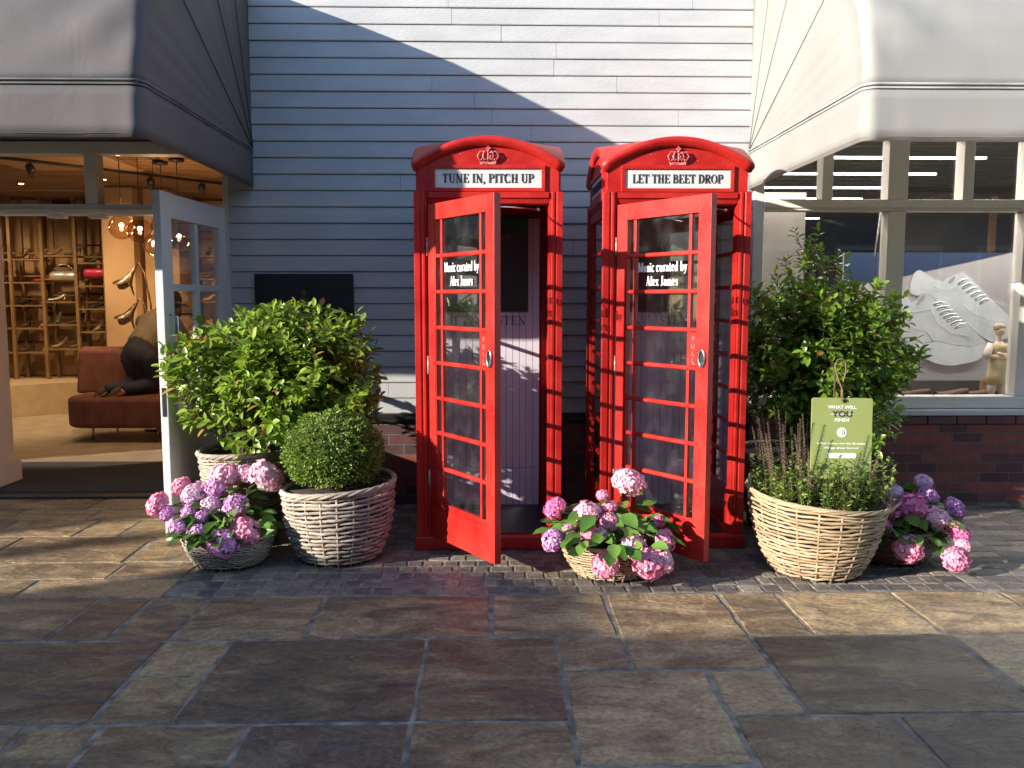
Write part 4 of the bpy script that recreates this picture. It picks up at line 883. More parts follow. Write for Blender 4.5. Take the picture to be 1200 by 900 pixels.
for k, (x, z, wd) in enumerate(shelf_slots):
    ci = rs2.choice([0, 0, 1, 1, 2, 3, 4, 5, 0, 5])
    if wd < .3: continue
    for s_ in (-1, 1) if wd > .42 else (0,):
        if (k // 5, k % 5) in ((2, 3), (3, 3)): continue
        m_, cn = cols[(ci + (s_ > 0) * 2) % 6]
        side = {-1: 'left on', 1: 'right on', 0: 'alone on'}[s_]
        pump('high_heel_shoe', M[m_], .085 if ci % 2 else .05, '%s heeled shoe, %s the %s shelf of the %s' % (cn, side, rown[k % 5], bayn[k // 5]), (x + s_ * .13, 12.28, z), R(-110 + rs2.uniform(-40, 40)))
def bag(label, m, loc, w_, h_):
    r = empty('handbag', loc, 0, label, 'handbag', 'handbags on the display shelves'); q = MB(); q.tube([(-w_ / 2, 0, h_ / 2), (-w_ / 2 + .02, 0, h_ / 2), (w_ / 2 - .02, 0, h_ / 2), (w_ / 2, 0, h_ / 2)], [h_ * .4, h_ * .5, h_ * .5, h_ * .4], 14); q.build('body', m, r, bevel=.004)
    q = MB(); q.tube([(w_ * .35 * math.cos(a), -.02, h_ * .9 + h_ * .7 * math.sin(a)) for a in np.linspace(0, math.pi, 12)], .006, 6); q.build('handle', m, r); return r
bag('silver rolled handbag on the upper shelves of the back display', M['shoe_silver'], (-6.04, 12.25, 1.785), .38, .15)
bag('crimson rolled handbag beside the silver one on the upper shelves', M['pinkbag'], (-5.58, 12.25, 1.83), .34, .15)
# sofa
so = empty('velvet_sofa', (-3.75, 9.45, 0), label='dusty pink velvet sofa with slim brass legs on the shop floor', cat='sofa')
def rounded_plan(x0, x1, y0, y1, r, n=8):
    P = []
    for cx, cy, a0 in ((x1 - r, y1 - r, 0), (x0 + r, y1 - r, 90), (x0 + r, y0 + r, 180), (x1 - r, y0 + r, 270)):
        for i in range(n + 1): P.append((cx + r * math.cos(R(a0 + 90 * i / n)), cy + r * math.sin(R(a0 + 90 * i / n))))
    return P
q = MB(); q.prism(rounded_plan(-.90, 1.1, -.30, .62, .28), 'z', .16, .49, smooth=False); q.build('seat', M['velvet'], so, bevel=.05, seg=4)
q = MB(); q.prism([(.34, .47), (.62, .47), (.66, .99), (.52, 1.0), (.44, .95)], 'x', -1.02, 1.1); q.build('backrest', M['velvet'], so, bevel=.04, seg=4)
for x, y in ((-.62, -.12), (.10, -.16), (.9, -.12), (-.62, .5), (.9, .5)):
    q = MB(); q.tube([(x, y, .17), (x - .015, y, .004)], [.014, .009], 8); q.build('leg', M['brass'], so)
# kneeling customer
def skin_mesh(nodes, edges, rad, sub=2):
    me = bpy.data.meshes.new('sk'); me.from_pydata(nodes, edges, []); ob = bpy.data.objects.new('sk', me); COL.objects.link(ob)
    ob.modifiers.new('sk', 'SKIN'); sv = me.skin_vertices[0].data
    for i, r_ in enumerate(rad): sv[i].radius = (r_, r_) if not isinstance(r_, tuple) else r_
    sv[0].use_root = True
    s2 = ob.modifiers.new('su', 'SUBSURF'); s2.levels = sub; s2.render_levels = sub
    dg = bpy.context.evaluated_depsgraph_get(); dg.update(); m2 = bpy.data.meshes.new_from_object(ob.evaluated_get(dg))
    q = MB(); q.add([tuple(v.co) for v in m2.vertices], [tuple(p.vertices) for p in m2.polygons], True)
    bpy.data.objects.remove(ob); bpy.data.meshes.remove(m2); return q
pe = empty('person', (-3.95, 9.55, 0), label='person in khaki top and navy trousers kneeling on the sofa, leaning over its back', cat='person')
# body: pelvis, spine, neck, head, arms to the hands, legs to the feet
q = MB()
limb(q, [(0.03, .02, .98), (.06, .14, 1.13), (.10, .27, 1.27)], [.12, .11, .12]); limb(q, [(.12, .36, 1.34), (.17, .44, 1.41), (.20, .50, 1.47)], [.06, .05, .05]); q.ball((.21, .53, 1.52), .085, 14, 10, (1, 1.05, 1.25))
for s, xs in ((-1, (-.07, -.12, -.06, -.03)), (1, (.29, .36, .31, .29))): limb(q, [(xs[0], .33, 1.30), (xs[1], .43, 1.11), (xs[2], .53, 1.0), (xs[3], .60, .985)], [.06, .042, .03, .032])
for pts in ([(-.06, 0, .92), (-.05, .08, .60), (-.24, -.18, .56), (-.32, -.27, .50)], [(.11, 0, .92), (.13, .08, .60), (-.06, -.15, .56), (-.17, -.24, .50)]): limb(q, pts, [.085, .055, .042, .032])
fuse(q, .016).build('body', M['skin'], pe)
q = MB(); q.ball((.02, -.0, .95), .17, 18, 12, (1.08, .95, .95)); limb(q, [(0.03, .03, 1.02), (.05, .09, 1.09)], [.155, .145])
for pts in ([(-.06, -.01, .90), (-.055, .06, .74), (-.05, .09, .61), (-.16, -.08, .575), (-.24, -.18, .57)], [(.11, -.01, .90), (.125, .06, .74), (.13, .09, .61), (.03, -.05, .575), (-.06, -.15, .57)]): limb(q, pts, [.125, .105, .088, .078, .068])
fuse(q, .016, 5).build('trousers', M['denim'], pe)
q = MB(); limb(q, [(.04, .07, 1.05), (.07, .15, 1.14), (.09, .25, 1.25), (.11, .32, 1.31)], [.168, .162, .168, .13])
for xs in ((-.02, -.07, -.125, -.075), (.22, .29, .365, .32)): limb(q, [(xs[0], .30, 1.29), (xs[1], .34, 1.29), (xs[2], .43, 1.12), (xs[3], .51, 1.03)], [.09, .078, .06, .05])
fuse(q, .016, 5).build('khaki_top', M['khaki'], pe)
q = MB(); q.ball((.21, .53, 1.54), .108, 16, 12, (1.0, 1.05, 1.12)); limb(q, [(.20, .47, 1.56), (.17, .40, 1.50), (.13, .30, 1.43)], [.09, .07, .035]); fuse(q, .014, 3).build('hair', M['hair'], pe)
for (x, y) in ((-.33, -.30), (-.19, -.25)):
    q = MB(); q.tube([(x + .07, y + .05, .565), (x + .03, y + .02, .53), (x - .02, y - .01, .45), (x - .03, y - .03, .36), (x - .02, y - .03, .32)], [.045, .046, .043, .036, .018], 10); sh_ = q.build('shoe', M['shoe_brown'], pe)
    q = MB(); q.tube([(x + .09, y + .03, .55), (x + .0, y - .035, .47)], [.014, .02], 8); q.build('sole', M['shoe_tan'], sh_)
# flower sculpture lamp
fl = empty('flower_sculpture', (-4.0, 10.1, 0), label='bronze lily sculpture on tall curved stems beside the pillar', cat='sculpture')
def lily(tip, axis, s, m):
    a = Vector(axis).normalized(); q = MB(); e1 = a.cross(Vector((0, 1, 0.1))).normalized(); e2 = a.cross(e1); vs = []; fs = []; n = 18
    for j, (r_, h) in enumerate([(.008, 0), (.02, .05), (.032, .12), (.055, .19), (.10, .235)]):
        for k in range(n):
            an = 2 * math.pi * k / n; rr = r_ * s * (1 + (.35 * math.cos(3 * an) if j == 4 else .12 * math.cos(3 * an) if j == 3 else 0)); vs.append(Vector(tip) + a * (h * s * (1 + (.18 * math.cos(3 * an) if j == 4 else 0))) + e1 * (rr * math.cos(an)) + e2 * (rr * math.sin(an)))
    for j in range(4):
        for k in range(n): fs.append((j * n + k, j * n + (k + 1) % n, (j + 1) * n + (k + 1) % n, (j + 1) * n + k))
    q.add(vs, fs, True); o = q.build('lily_flower', m, fl); mo_ = o.modifiers.new('s', 'SOLIDIFY'); mo_.thickness = .006; return o
for st, tip, ax in (([(0, 0, .01), (.02, 0, .9), (0, 0, 1.5), (-.06, 0, 1.85), (-.12, 0, 1.97), (-.17, 0, 1.90)], (-.15, 0, 1.93), (-.5, -.3, -1)),
                    ([(0.03, 0, .01), (.03, .02, .8), (-.02, 0, 1.25), (-.08, 0, 1.5), (-.13, 0, 1.55), (-.16, 0, 1.5)], (-.15, 0, 1.52), (-.5, -.4, -1)),
                    ([(0.06, 0, .01), (.07, 0, .9), (.12, 0, 1.4), (.16, 0, 1.66), (.2, 0, 1.70), (.24, 0, 1.62)], (.22, 0, 1.66), (.5, -.4, -1)),
                    ([(0.0, .03, .01), (.09, 0, .9), (.18, 0, 1.6), (.20, 0, 1.82), (.22, 0, 1.98)], (.22, 0, 1.94), (.2, -.5, 1))):
    q = MB(); q.tube(st, .011, 8); q.build('stem', M['bronze'], fl); lily(tip, ax, 1.15, M['bronze'])
q = MB(); q.lathe([(.16, 0), (.16, .012), (.05, .03), (.02, .05)], (0.03, 0, .005), 20); q.build('base', M['bronze'], fl)
# pendants, track spots, downlights
for i, (x, y, z) in enumerate(((-3.66, 8.6, 2.25), (-3.45, 8.9, 2.10), (-3.52, 9.3, 2.32), (-3.28, 9.1, 2.18), (-3.40, 8.4, 2.20))):
    r = empty('globe_pendant', (x, y, 0), 0, 'smoked glass globe pendant %s' % ['nearest the transom post', 'hanging lowest of the cluster', 'hanging highest of the cluster', 'rightmost of the cluster', 'at the front of the cluster'][i], 'pendant lamp', 'globe pendants over the sofa')
    q = MB(); q.lathe([(.075, 2.965), (.075, 2.995), (.02, 2.998)], n=18); q.build('ceiling_rose', M['darkmetal'], r)
    q = MB(); q.tube([(0, 0, 2.97), (0, 0, z + .13)], .004, 6); q.build('cable', M['darkmetal'], r)
    q = MB(); q.ball((0, 0, z), .12, 20, 14); q.build('globe', M['smoke'], r)
    q = MB(); q.ball((0, 0, z + .02), .022, 10, 8); q.build('bulb', M['lamp_on'], r)
    if i in (1, 2):
        l = bpy.data.lights.new('pendant_bulb', 'POINT'); l.energy = 10; l.color = (1, .70, .40); l.shadow_soft_size = .04; lo = bpy.data.objects.new('pendant_bulb', l); COL.objects.link(lo); lo.parent = r; lo.location = (0, 0, z - .01)
q = MB(); q.tube([(-6.2, 7.3, 2.955), (-2.6, 11.6, 2.955)], .018, 6); tag(q.build('lighting_track', M['darkmetal']), 'black lighting track running diagonally across the slatted ceiling', 'lighting track')
for i in range(8):
    t = .06 + i * .115; x, y = -6.2 + 3.6 * t, 7.3 + 4.3 * t
    r = empty('track_spotlight', (x, y, 2.87), R(20), 'black track spotlight, %s along the diagonal track from the front left' % ['first', 'second', 'third', 'fourth', 'fifth', 'sixth', 'seventh', 'eighth'][i], 'spotlight', 'track spotlights on the ceiling')
    q = MB(); q.tube([(0, 0, .08), (0, 0, 0)], .01, 6); q.tube([(0, -.07, .02), (0, .07, -.04)], .042, 12); q.build('can', M['darkmetal'], r)
    q = MB(); q.lathe([(.03, 0), (.03, .004)], (0, .0725, -.045), 12); q.build('lamp', M['lamp_on'] if i % 3 == 1 else M['chrome'], r)
    if i % 3 == 1:
        l = bpy.data.lights.new('spot_bulb', 'SPOT'); l.energy = 50; l.color = (1, .72, .42); l.spot_size = R(85); l.spot_blend = .8; l.shadow_soft_size = .05
        lo = bpy.data.objects.new('spot_bulb', l); COL.objects.link(lo); lo.parent = r; lo.location = (0, .12, -.08); lo.rotation_euler = (R(35), 0, R(15))
for i, (x, y, e_) in enumerate(((-7.0, 11.3, 32), (-5.9, 11.0, 32), (-4.7, 10.6, 18), (-3.4, 11.2, 18), (-2.8, 12.0, 14), (-8.6, 9.3, 22), (-4.6, 8.5, 26))):
    r = empty('downlight', (x, y, 2.985), 0, 'small recessed downlight, %s of those in the slatted ceiling' % ['second from the left', 'third from the left', 'fourth from the left', 'fifth from the left', 'rightmost', 'leftmost', 'nearest the street'][i], 'downlight', 'downlights in the shop ceiling')
    q = MB(); q.lathe([(.045, 0), (.05, -.006), (.03, -.004)], n=16); q.build('trim', M['brass'], r)
    q = MB(); q.lathe([(.028, -.008), (.028, -.006)], n=12); q.build('lamp', M['lamp_on'], r)
    l = bpy.data.lights.new('bulb', 'SPOT'); l.energy = e_ * 1.25; l.color = (1, .70, .40); l.spot_size = R(125); l.spot_blend = .9; l.shadow_soft_size = .08
    lo = bpy.data.objects.new('bulb', l); COL.objects.link(lo); lo.parent = r; lo.location = (0, 0, -.03); lo.rotation_euler = (R(18), 0, 0)

# ================================================================== right shop interior
struct(MB().box(1.95, 12, 6.62, 22, -.02, .0).build('shop_floor', mat('dim_shop_floor', (.12, .10, .085), (.09, .08, .07), rough=.4)))
b = MB(); b.box(1.95, 12, 21.9, 22, 0, 3.3); struct(b.build('wall_back', M['wall_dark']))
b = MB(); b.box(1.92, 1.99, 6.6, 21.9, 0, 3.3); struct(b.build('wall_left', M['wall_dark']))
b = MB(); b.box(9.5, 9.6, 6.6, 21.9, 0, 3.3); struct(b.build('wall_right', M['wall_dark']))
b = MB(); b.box(1.95, 12, 6.6, 22, 3.12, 3.3); struct(b.build('ceiling', M['ceil_dark']))
gr = MB()
for i in range(70): gr.box(2.0, 6.4, 6.9 + i * .21, 6.93 + i * .21, 3.02, 3.10)
tag(gr.build('ceiling_grille', M['ceil_dark']), 'dark slatted ceiling grille behind the tube lights in the window shop', 'ceiling grille')
for i, (y, xr) in enumerate(((6.98, 7.4), (7.55, 6.4), (8.6, 4.93), (9.7, 5.0), (10.9, 5.05), (12.1, 5.2), (15.0, 5.7), (16.5, 5.9), (17.6, 5.95), (19.2, 6.1))):  # front row is an added tube, hidden from view, to light the poster
    r = empty('tube_light', (0, y, 2.95), 0, 'long lit tube light, %s row back from the window' % ['first', 'second', 'third', 'fourth', 'fifth', 'sixth', 'seventh', 'eighth', 'ninth', 'tenth'][i], 'tube light', 'tube lights on the dark ceiling')
    q = MB(); q.box(2.05, xr, -.03, .03, .006, .06); q.build('housing', M['darkmetal'], r); q = MB(); q.box(2.06, xr - .01, -.02, .02, -.012, .005); q.build('tube', M['tube_on'], r)
    l = bpy.data.lights.new('tube_glow', 'AREA'); l.shape = 'RECTANGLE'; l.size = xr - 2.1; l.size_y = .04; l.energy = 60 if i == 0 else 20; l.color = (1, .93, .82)
    lo = bpy.data.objects.new('tube_glow', l); COL.objects.link(lo); lo.parent = r; lo.location = ((xr + 2.05) / 2, 0, -.02); lo.rotation_euler = (R(12 if i == 0 else 0), 0, 0)
q = MB(); q.box(3.0, 4.0, 11, 11.05, 0, 2.9); q.box(6.5, 9.4, 14, 14.1, 0, 3.1); tag(q.build('partition', M['wall_dark']), 'dim partition panels deep inside the window shop', 'partition')
ex = MB(); ex.box(2.88, 3.08, 11.9, 11.93, 2.22, 2.38); tag(ex.build('exit_sign', M['green_exit']), 'small green lit exit sign inside the window shop above the right shrub', 'sign')
q = MB(); q.box(7.58, 7.66, 13.0, 13.08, 0, 3.1); tag(q.build('timber_post', M['oak']), 'slim light timber post deep inside the window shop', 'post')
# window plinth and poster
q = MB(); q.box(2.05, 8.0, 6.56, 7.28, .003, .72); tag(q.build('window_plinth', M['walnut'], bevel=.005), 'dark walnut window plinth under the sneaker poster', 'plinth')
po = empty('sneaker_poster', (3.98, 7.30, .722), label='large grey poster of two white sneakers with navy corner, standing in the window', cat='poster')
q = MB(); q.box(-.98, .98, 0, .03, .12, 1.22); q.build('board', M['poster_bg'], po)
q = MB(); q.box(-.92, -.88, .035, .35, 0, .2); q.box(.88, .92, .035, .35, 0, .2); q.build('feet', M['darkmetal'], po)
q = MB(); q.prism([(-.98, 1.22), (-.98, .93), (-.55, 1.0), (.45, 1.22)], 'y', -.002, -.0003); q.build('navy_corner', M['navy'], po)
def shape(pts, m, y0, nm, dx=0, dz=0, s=1):
    # smooth closed outline
    P = [Vector((p[0], p[1])) for p in pts]; n = len(P); out = []
    for i in range(n):
        a, b_, c, d = P[i - 1], P[i], P[(i + 1) % n], P[(i + 2) % n]
        for t in (0, .25, .5, .75):
            out.append(.5 * ((2 * b_) + (c - a) * t + (2 * a - 5 * b_ + 4 * c - d) * t * t + (3 * b_ - 3 * c + d - a) * t ** 3))
    q = MB(); q.prism([(o.x * s + dx, o.y * s + dz) for o in out], 'y', y0 - .001, y0); return q.build(nm, m, po)
SNK = {'front': [(-0.696, 0.584), (-0.686, 0.731), (-0.609, 0.841), (-0.511, 0.869), (-0.419, 0.841), (-0.385, 0.804), (-0.344, 0.82), (-0.305, 0.869), (-0.239, 0.872), (-0.145, 0.796), (-0.041, 0.698), (0.061, 0.657), (0.165, 0.567), (0.273, 0.468), (0.283, 0.386), (0.229, 0.304), (0.098, 0.268), (-0.034, 0.252), (-0.152, 0.272), (-0.254, 0.313), (-0.405, 0.354), (-0.572, 0.379), (-0.674, 0.453)], 'sole': [(-0.674, 0.453), (-0.575, 0.445), (-0.408, 0.428), (-0.26, 0.453), (-0.145, 0.466), (-0.011, 0.444), (0.14, 0.419), (0.274, 0.452), (0.283, 0.386), (0.229, 0.304), (0.098, 0.268), (-0.034, 0.252), (-0.152, 0.272), (-0.254, 0.313), (-0.405, 0.354), (-0.572, 0.379)], 'back': [(-0.4, 0.885), (-0.401, 0.974), (-0.371, 1.046), (-0.323, 1.071), (-0.256, 1.038), (-0.188, 0.998), (-0.121, 0.974), (-0.09, 1.006), (-0.025, 1.035), (0.056, 1.058), (0.124, 1.01), (0.194, 0.942), (0.299, 0.844), (0.404, 0.747), (0.5, 0.657), (0.53, 0.575), (0.501, 0.509), (0.42, 0.468), (0.329, 0.455), (0.252, 0.501), (0.13, 0.6), (-0.008, 0.698), (-0.128, 0.795), (-0.264, 0.877), (-0.346, 0.852)], 'op': [(-0.342, 0.779), (-0.32, 0.836), (-0.272, 0.86), (-0.286, 0.82), (-0.326, 0.779)], 'op2': [(-0.071, 0.966), (-0.048, 1.006), (-0.016, 1.019), (-0.023, 0.99), (-0.055, 0.964)], 'l1': [((-0.197, 0.779), (-0.095, 0.795)), ((-0.167, 0.743), (-0.057, 0.763)), ((-0.137, 0.706), (-0.026, 0.73)), ((-0.106, 0.672), (0.006, 0.698)), ((-0.074, 0.641), (0.033, 0.672)), ((-0.036, 0.611), (0.07, 0.642)), ((-0.002, 0.583), (0.099, 0.616))], 'l2': [((0.012, 0.958), (0.092, 0.998)), ((0.05, 0.925), (0.134, 0.964)), ((0.09, 0.89), (0.175, 0.925)), ((0.129, 0.857), (0.214, 0.89)), ((0.168, 0.825), (0.252, 0.857)), ((0.209, 0.792), (0.283, 0.828))], 'seams': [[(-0.26, 0.453), (-0.145, 0.466), (-0.011, 0.436), (0.14, 0.419), (0.271, 0.452)], [(-0.208, 0.73), (-0.152, 0.616), (-0.032, 0.534), (0.135, 0.501)], [(-0.488, 0.731), (-0.372, 0.714), (-0.209, 0.747)], [(0.071, 0.779), (0.158, 0.698), (0.311, 0.632), (0.478, 0.616)], [(-0.218, 0.941), (-0.1, 0.893), (-0.004, 0.942)], [(-0.383, 0.584), (-0.249, 0.551), (-0.177, 0.453)]]}
def flat(q, y0):
    q.v = [(v[0], y0 + (v[1] - y0) * .08, v[2]) for v in q.v]; return q
def seamline(pts, y0, r_=.003):
    q = MB(); q.tube([(p[0], y0, p[1]) for p in pts], r_, 4); flat(q, y0 - .0008).build('seam_line', M['snk_line'], po)
def big_sneaker(k, out, opn, lc, y0):
    shape(SNK[out], M['snk'], y0, 'sneaker_print'); 
    q = MB(); q.tube([(p[0], y0 - .001, p[1]) for p in SNK[out]], .0028, 4, closed=True); flat(q, y0 - .0015).build('outline', M['snk_line'], po)
    shape(SNK[opn], M['snk_line'], y0 - .002, 'opening_print')
    q = MB()
    for (a, b) in SNK[lc]: q.tube([(a[0], y0 - .002, a[1]), ((a[0] + b[0]) / 2, y0 - .003, (a[1] + b[1]) / 2 + .012), (b[0], y0 - .002, b[1])], .0075, 5)
    flat(q, y0 - .0026).build('laces_print', M['snk2'], po); q = MB()
    for (a, b) in SNK[lc]: q.tube([(a[0], y0 - .0018, a[1] - .014), (b[0], y0 - .0018, b[1] - .012)], .0045, 4)
    flat(q, y0 - .002).build('lace_shadow_print', M['snk_line'], po)
big_sneaker(0, 'back', 'op2', 'l2', -.004); big_sneaker(1, 'front', 'op', 'l1', -.009); shape(SNK['sole'], M['snk2'], -.0115, 'sole_print')
for sm in SNK['seams']: seamline(sm, -.0125)
def small_shoe(lab, loc, rz):
    r = empty('sneaker', loc, rz, lab, 'shoe', 'brown shoes along the window plinth'); q = MB(); vs = []; fs = []; N = 10; sec = 12
    for i in range(N):
        t = i / (N - 1); x = .14 - .28 * t; wz = .045 * (0.5 + .5 * math.sin(math.pi * min(1, .15 + t * .9))); hg = .045 + .05 * max(0, t - .3) + (.0 if t < .85 else -.005)
        for k in range(sec):
            a = 2 * math.pi * k / sec; vs.append((x, wz * math.cos(a), .02 + hg * .5 + hg * .5 * math.sin(a)))
    for i in range(N - 1):
        for k in range(sec): fs.append((i * sec + k, i * sec + (k + 1) % sec, (i + 1) * sec + (k + 1) % sec, (i + 1) * sec + k))
    fs += [tuple(range(sec)), tuple((N - 1) * sec + k for k in range(sec))[::-1]]; q.add(vs, fs, True); q.build('upper', M['shoe_brown'], r)
    q = MB(); q.prism([(.15 * math.cos(a), .048 * math.sin(a)) for a in np.linspace(0, 2 * math.pi, 20, endpoint=False)], 'z', 0, .025); q.build('sole', M['shoe_brown'], r)
for i, x in enumerate((3.22, 3.45, 3.78, 4.02, 4.4, 4.7)): small_shoe('brown low shoe on the window plinth, %s from the left' % ['first', 'second', 'third', 'fourth', 'fifth', 'sixth'][i], (x, 6.92, .723), R(170 if i % 2 else 185))
# small display figure with folded arms
fg = empty('display_figurine', (4.07, 6.78, .72), label='small pale display figurine in a tan tunic with folded arms, in the window', cat='figurine')
q = MB(); limb(q, [(0, 0, .27), (0, 0, .36), (0, 0, .44)], [.052, .045, .052], 10); limb(q, [(0, 0, .46), (0, 0, .535)], [.022, .022]); q.ball((0, -.004, .575), .038, 14, 10, (1, 1.08, 1.25)); q.ball((0, -.044, .568), .007, 8, 6)
for s in (-1, 1): q.ball((s * .039, 0, .572), .009, 8, 6); q.ball((s * .015, -.040, .58), .006, 6, 5)
for s, e in ((-1, .36), (1, .385)): limb(q, [(s * .07, 0, .452), (s * .098, -.015, .372), (s * -.01, -.078, e), (s * -.045, -.080, e + .01)], [.024, .020, .014, .014], 10)
for s in (-1, 1): limb(q, [(s * .036, 0, .27), (s * .04, 0, .14), (s * .04, 0, .025), (s * .044, -.035, .014)], [.036, .026, .017, .013], 10)
fuse(q, .006, 2).build('body', mat('pale_figurine', (.70, .55, .45), rough=.6), fg)
q = MB(); q.lathe([(.083, .15), (.078, .22), (.062, .34), (.068, .42), (.07, .455), (.03, .478)], n=20); q.build('tunic', M['linen'], fg)
q = MB()
for s in (-1, 1): q.tube([(s * .06, 0, .465), (s * .10, -.01, .385), (s * .085, -.03, .36)], [.03, .034, .028], 10)
q.build('sleeves', M['linen_w'], fg)
q = MB()
for s in (-1, 1): q.tube([(s * .038, 0, .2), (s * .042, 0, .1), (s * .042, 0, .06)], [.034, .036, .024], 10)
q.build('leggings', M['linen_w'], fg)
q = MB(); q.ball((0, .006, .595), .047, 14, 10, (1, 1, .9)); q.build('hair', mat('fair_hair', (.35, .26, .18), rough=.7), fg)
q = MB(); q.tube([(3.08, 6.78, 2.95), (3.075, 6.78, 2.4), (3.06, 6.8, 2.1), (3.035, 6.8, 1.88)], .006, 6); tag(q.build('hanging_cable', M['white']), 'thin white cable hanging inside the window near the thick mullion', 'cable')
# ================================================================== baskets
def basket(name, c, rb, rt, h, m, label, ns=26, rod=.011, pitch=.0205, ell=1.0, wav=.010, rz=0, group='wicker planter baskets', seed=0, belly=.0, high=None):
    rr = np.random.default_rng(seed); root = empty(name, c, rz, label, 'basket', group)
    Rz = lambda t: rb + (rt - rb) * t ** .85 + belly * math.sin(math.pi * t)
    hi = high or (lambda th: 0)
    weave = MB(); n = ns * 4; rows = int((h - .03) / pitch); ph1, ph2 = rr.uniform(0, 6.28, 2)
    for r_ in range(rows):
        t = (r_ + .5) / rows; rad = Rz(t); pts = []; tw = rr.uniform(.55, 1.0); tint = (tw, tw * rr.uniform(.93, 1), tw * rr.uniform(.86, 1)); jit = rr.uniform(-1, 1, 6)
        rs_ = []
        for k in range(n):
            th = 2 * math.pi * k / n; a = rod * .5 * math.cos(ns / 2 * th + math.pi * r_)
            zz = .015 + (h - .03) * t + wav * (.6 * math.sin(2 * th + ph1 + r_ * .12) + .4 * math.sin(5 * th + ph2 + r_ * .8)) * t + hi(th) * t ** 2 + .003 * jit[k % 6]
            pts.append(((rad + a) * math.cos(th), (rad + a) * math.sin(th) * ell, zz)); rs_.append(rod * (.82 + .22 * math.sin(th * 1.5 + r_ * 2.1) ** 2))
        weave.tube(pts, rs_, 6, closed=True, tint=tint)
    weave.build('weave', m, root)
    st = MB()
    for k in range(ns):
        th = 2 * math.pi * (k + .0) / ns; pts = []
        for t in np.linspace(0, 1, 7): pts.append((Rz(t) * math.cos(th), Rz(t) * math.sin(th) * ell, .005 + (h + hi(th)) * t))
        st.tube(pts, rod * .72, 6, tint=(.8, .75, .7))
    st.build('stakes', m, root)
    rim = MB()
    for q_ in range(4):
        pts = []; tw = rr.uniform(.7, 1.0)
        for k in range(ns * 4):
            th = 2 * math.pi * k / (ns * 4); ph = th * ns / 3 + q_ * math.pi / 2; R_ = Rz(1) + .004 + rod * 1.0 * math.cos(ph)
            pts.append((R_ * math.cos(th), R_ * math.sin(th) * ell, h + rod * .9 * math.sin(ph) + wav * (.6 * math.sin(2 * th + ph1 + rows * .12)) + hi(th)))
        rim.tube(pts, rod * .95, 6, closed=True, tint=(tw, tw * .97, tw * .92))
    rim.build('rim', m, root)
    ln = MB(); ln.lathe([(rb - rod * 1.6, .012), (rb * .5 + rt * .5 - rod * 2.0, h * .5), (rt - rod * 2.0, h - .03)], n=28); ln.v = [(v[0], v[1] * ell, v[2]) for v in ln.v]; ln.build('liner', M['liner'], root)
    so_ = MB(); so_.lathe([(rt - rod * 2.2, h - .055), (rt - rod * 2.3, h - .045), (rt * .5, h - .03), (.01, h - .02)], n=28); so_.v = [(v[0], v[1] * ell, v[2]) for v in so_.v]; so_.build('soil', M['soil'], root)
    return root
def loose_rods(root, m, lst):
    q = MB()
    for pts in lst: q.tube(pts, [.010] * (len(pts) - 1) + [.004], 6, tint=(.9, .85, .8))
    q.build('rod_end', m, root)
basket('large_basket', (-.93, 5.06, 0), .235, .325, .445, M['wick_grey'], 'tall whitewashed wicker basket holding the clipped box ball', seed=1, ns=22, rod=.0105, pitch=.0235, belly=.025, wav=.012, high=lambda th: .03 * math.cos(th - .3))
b4 = basket('large_basket', (1.84, 4.74, 0), .245, .375, .44, M['wick_pale'], 'big honey coloured wicker basket with the green sign and flower spikes', seed=2, ns=20, rod=.0085, pitch=.0200, belly=.02, wav=.012, high=lambda th: .045 * math.cos(th - 2.7))
loose_rods(b4, M['wick_pale'], [[(.30, -.20, .36), (.38, -.14, .39), (.46, -.06, .405)], [(-.36, .05, .46), (-.35, .1, .53), (-.30, .15, .55)], [(.36, .05, .38), (.37, .0, .46), (.34, -.05, .50)]])
basket('medium_basket', (-1.60, 5.43, 0), .20, .27, .585, M['wick_grey'], 'pale wicker basket holding the left camellia shrub, half hidden behind the flowers', seed=3, rod=.010, pitch=.019)
basket('medium_basket', (2.05, 5.68, 0), .29, .37, .52, M['wick_brown'], 'dark brown wicker basket holding the right camellia shrub, beside the box', seed=4, rod=.010, pitch=.019)
basket('flower_basket', (-1.555, 4.93, 0), .19, .265, .19, M['wick_grey'], 'low oval wicker basket of mauve hydrangeas at the left', ns=24, seed=5, rod=.0062, pitch=.0142, ell=.85, belly=.01, wav=.006)
basket('flower_basket', (.655, 4.68, 0), .185, .275, .20, M['wick_pale'], 'low wicker basket of pink hydrangeas between the two telephone boxes', ns=24, seed=6, rod=.0062, pitch=.0142, ell=.85, belly=.01, wav=.006)
basket('flower_basket', (2.38, 4.93, 0), .19, .26, .20, M['wick_brown'], 'low brown wicker basket of hydrangeas at the far right', ns=30, seed=7, rod=.0065, pitch=.0125, ell=.85, belly=.01, wav=.006)

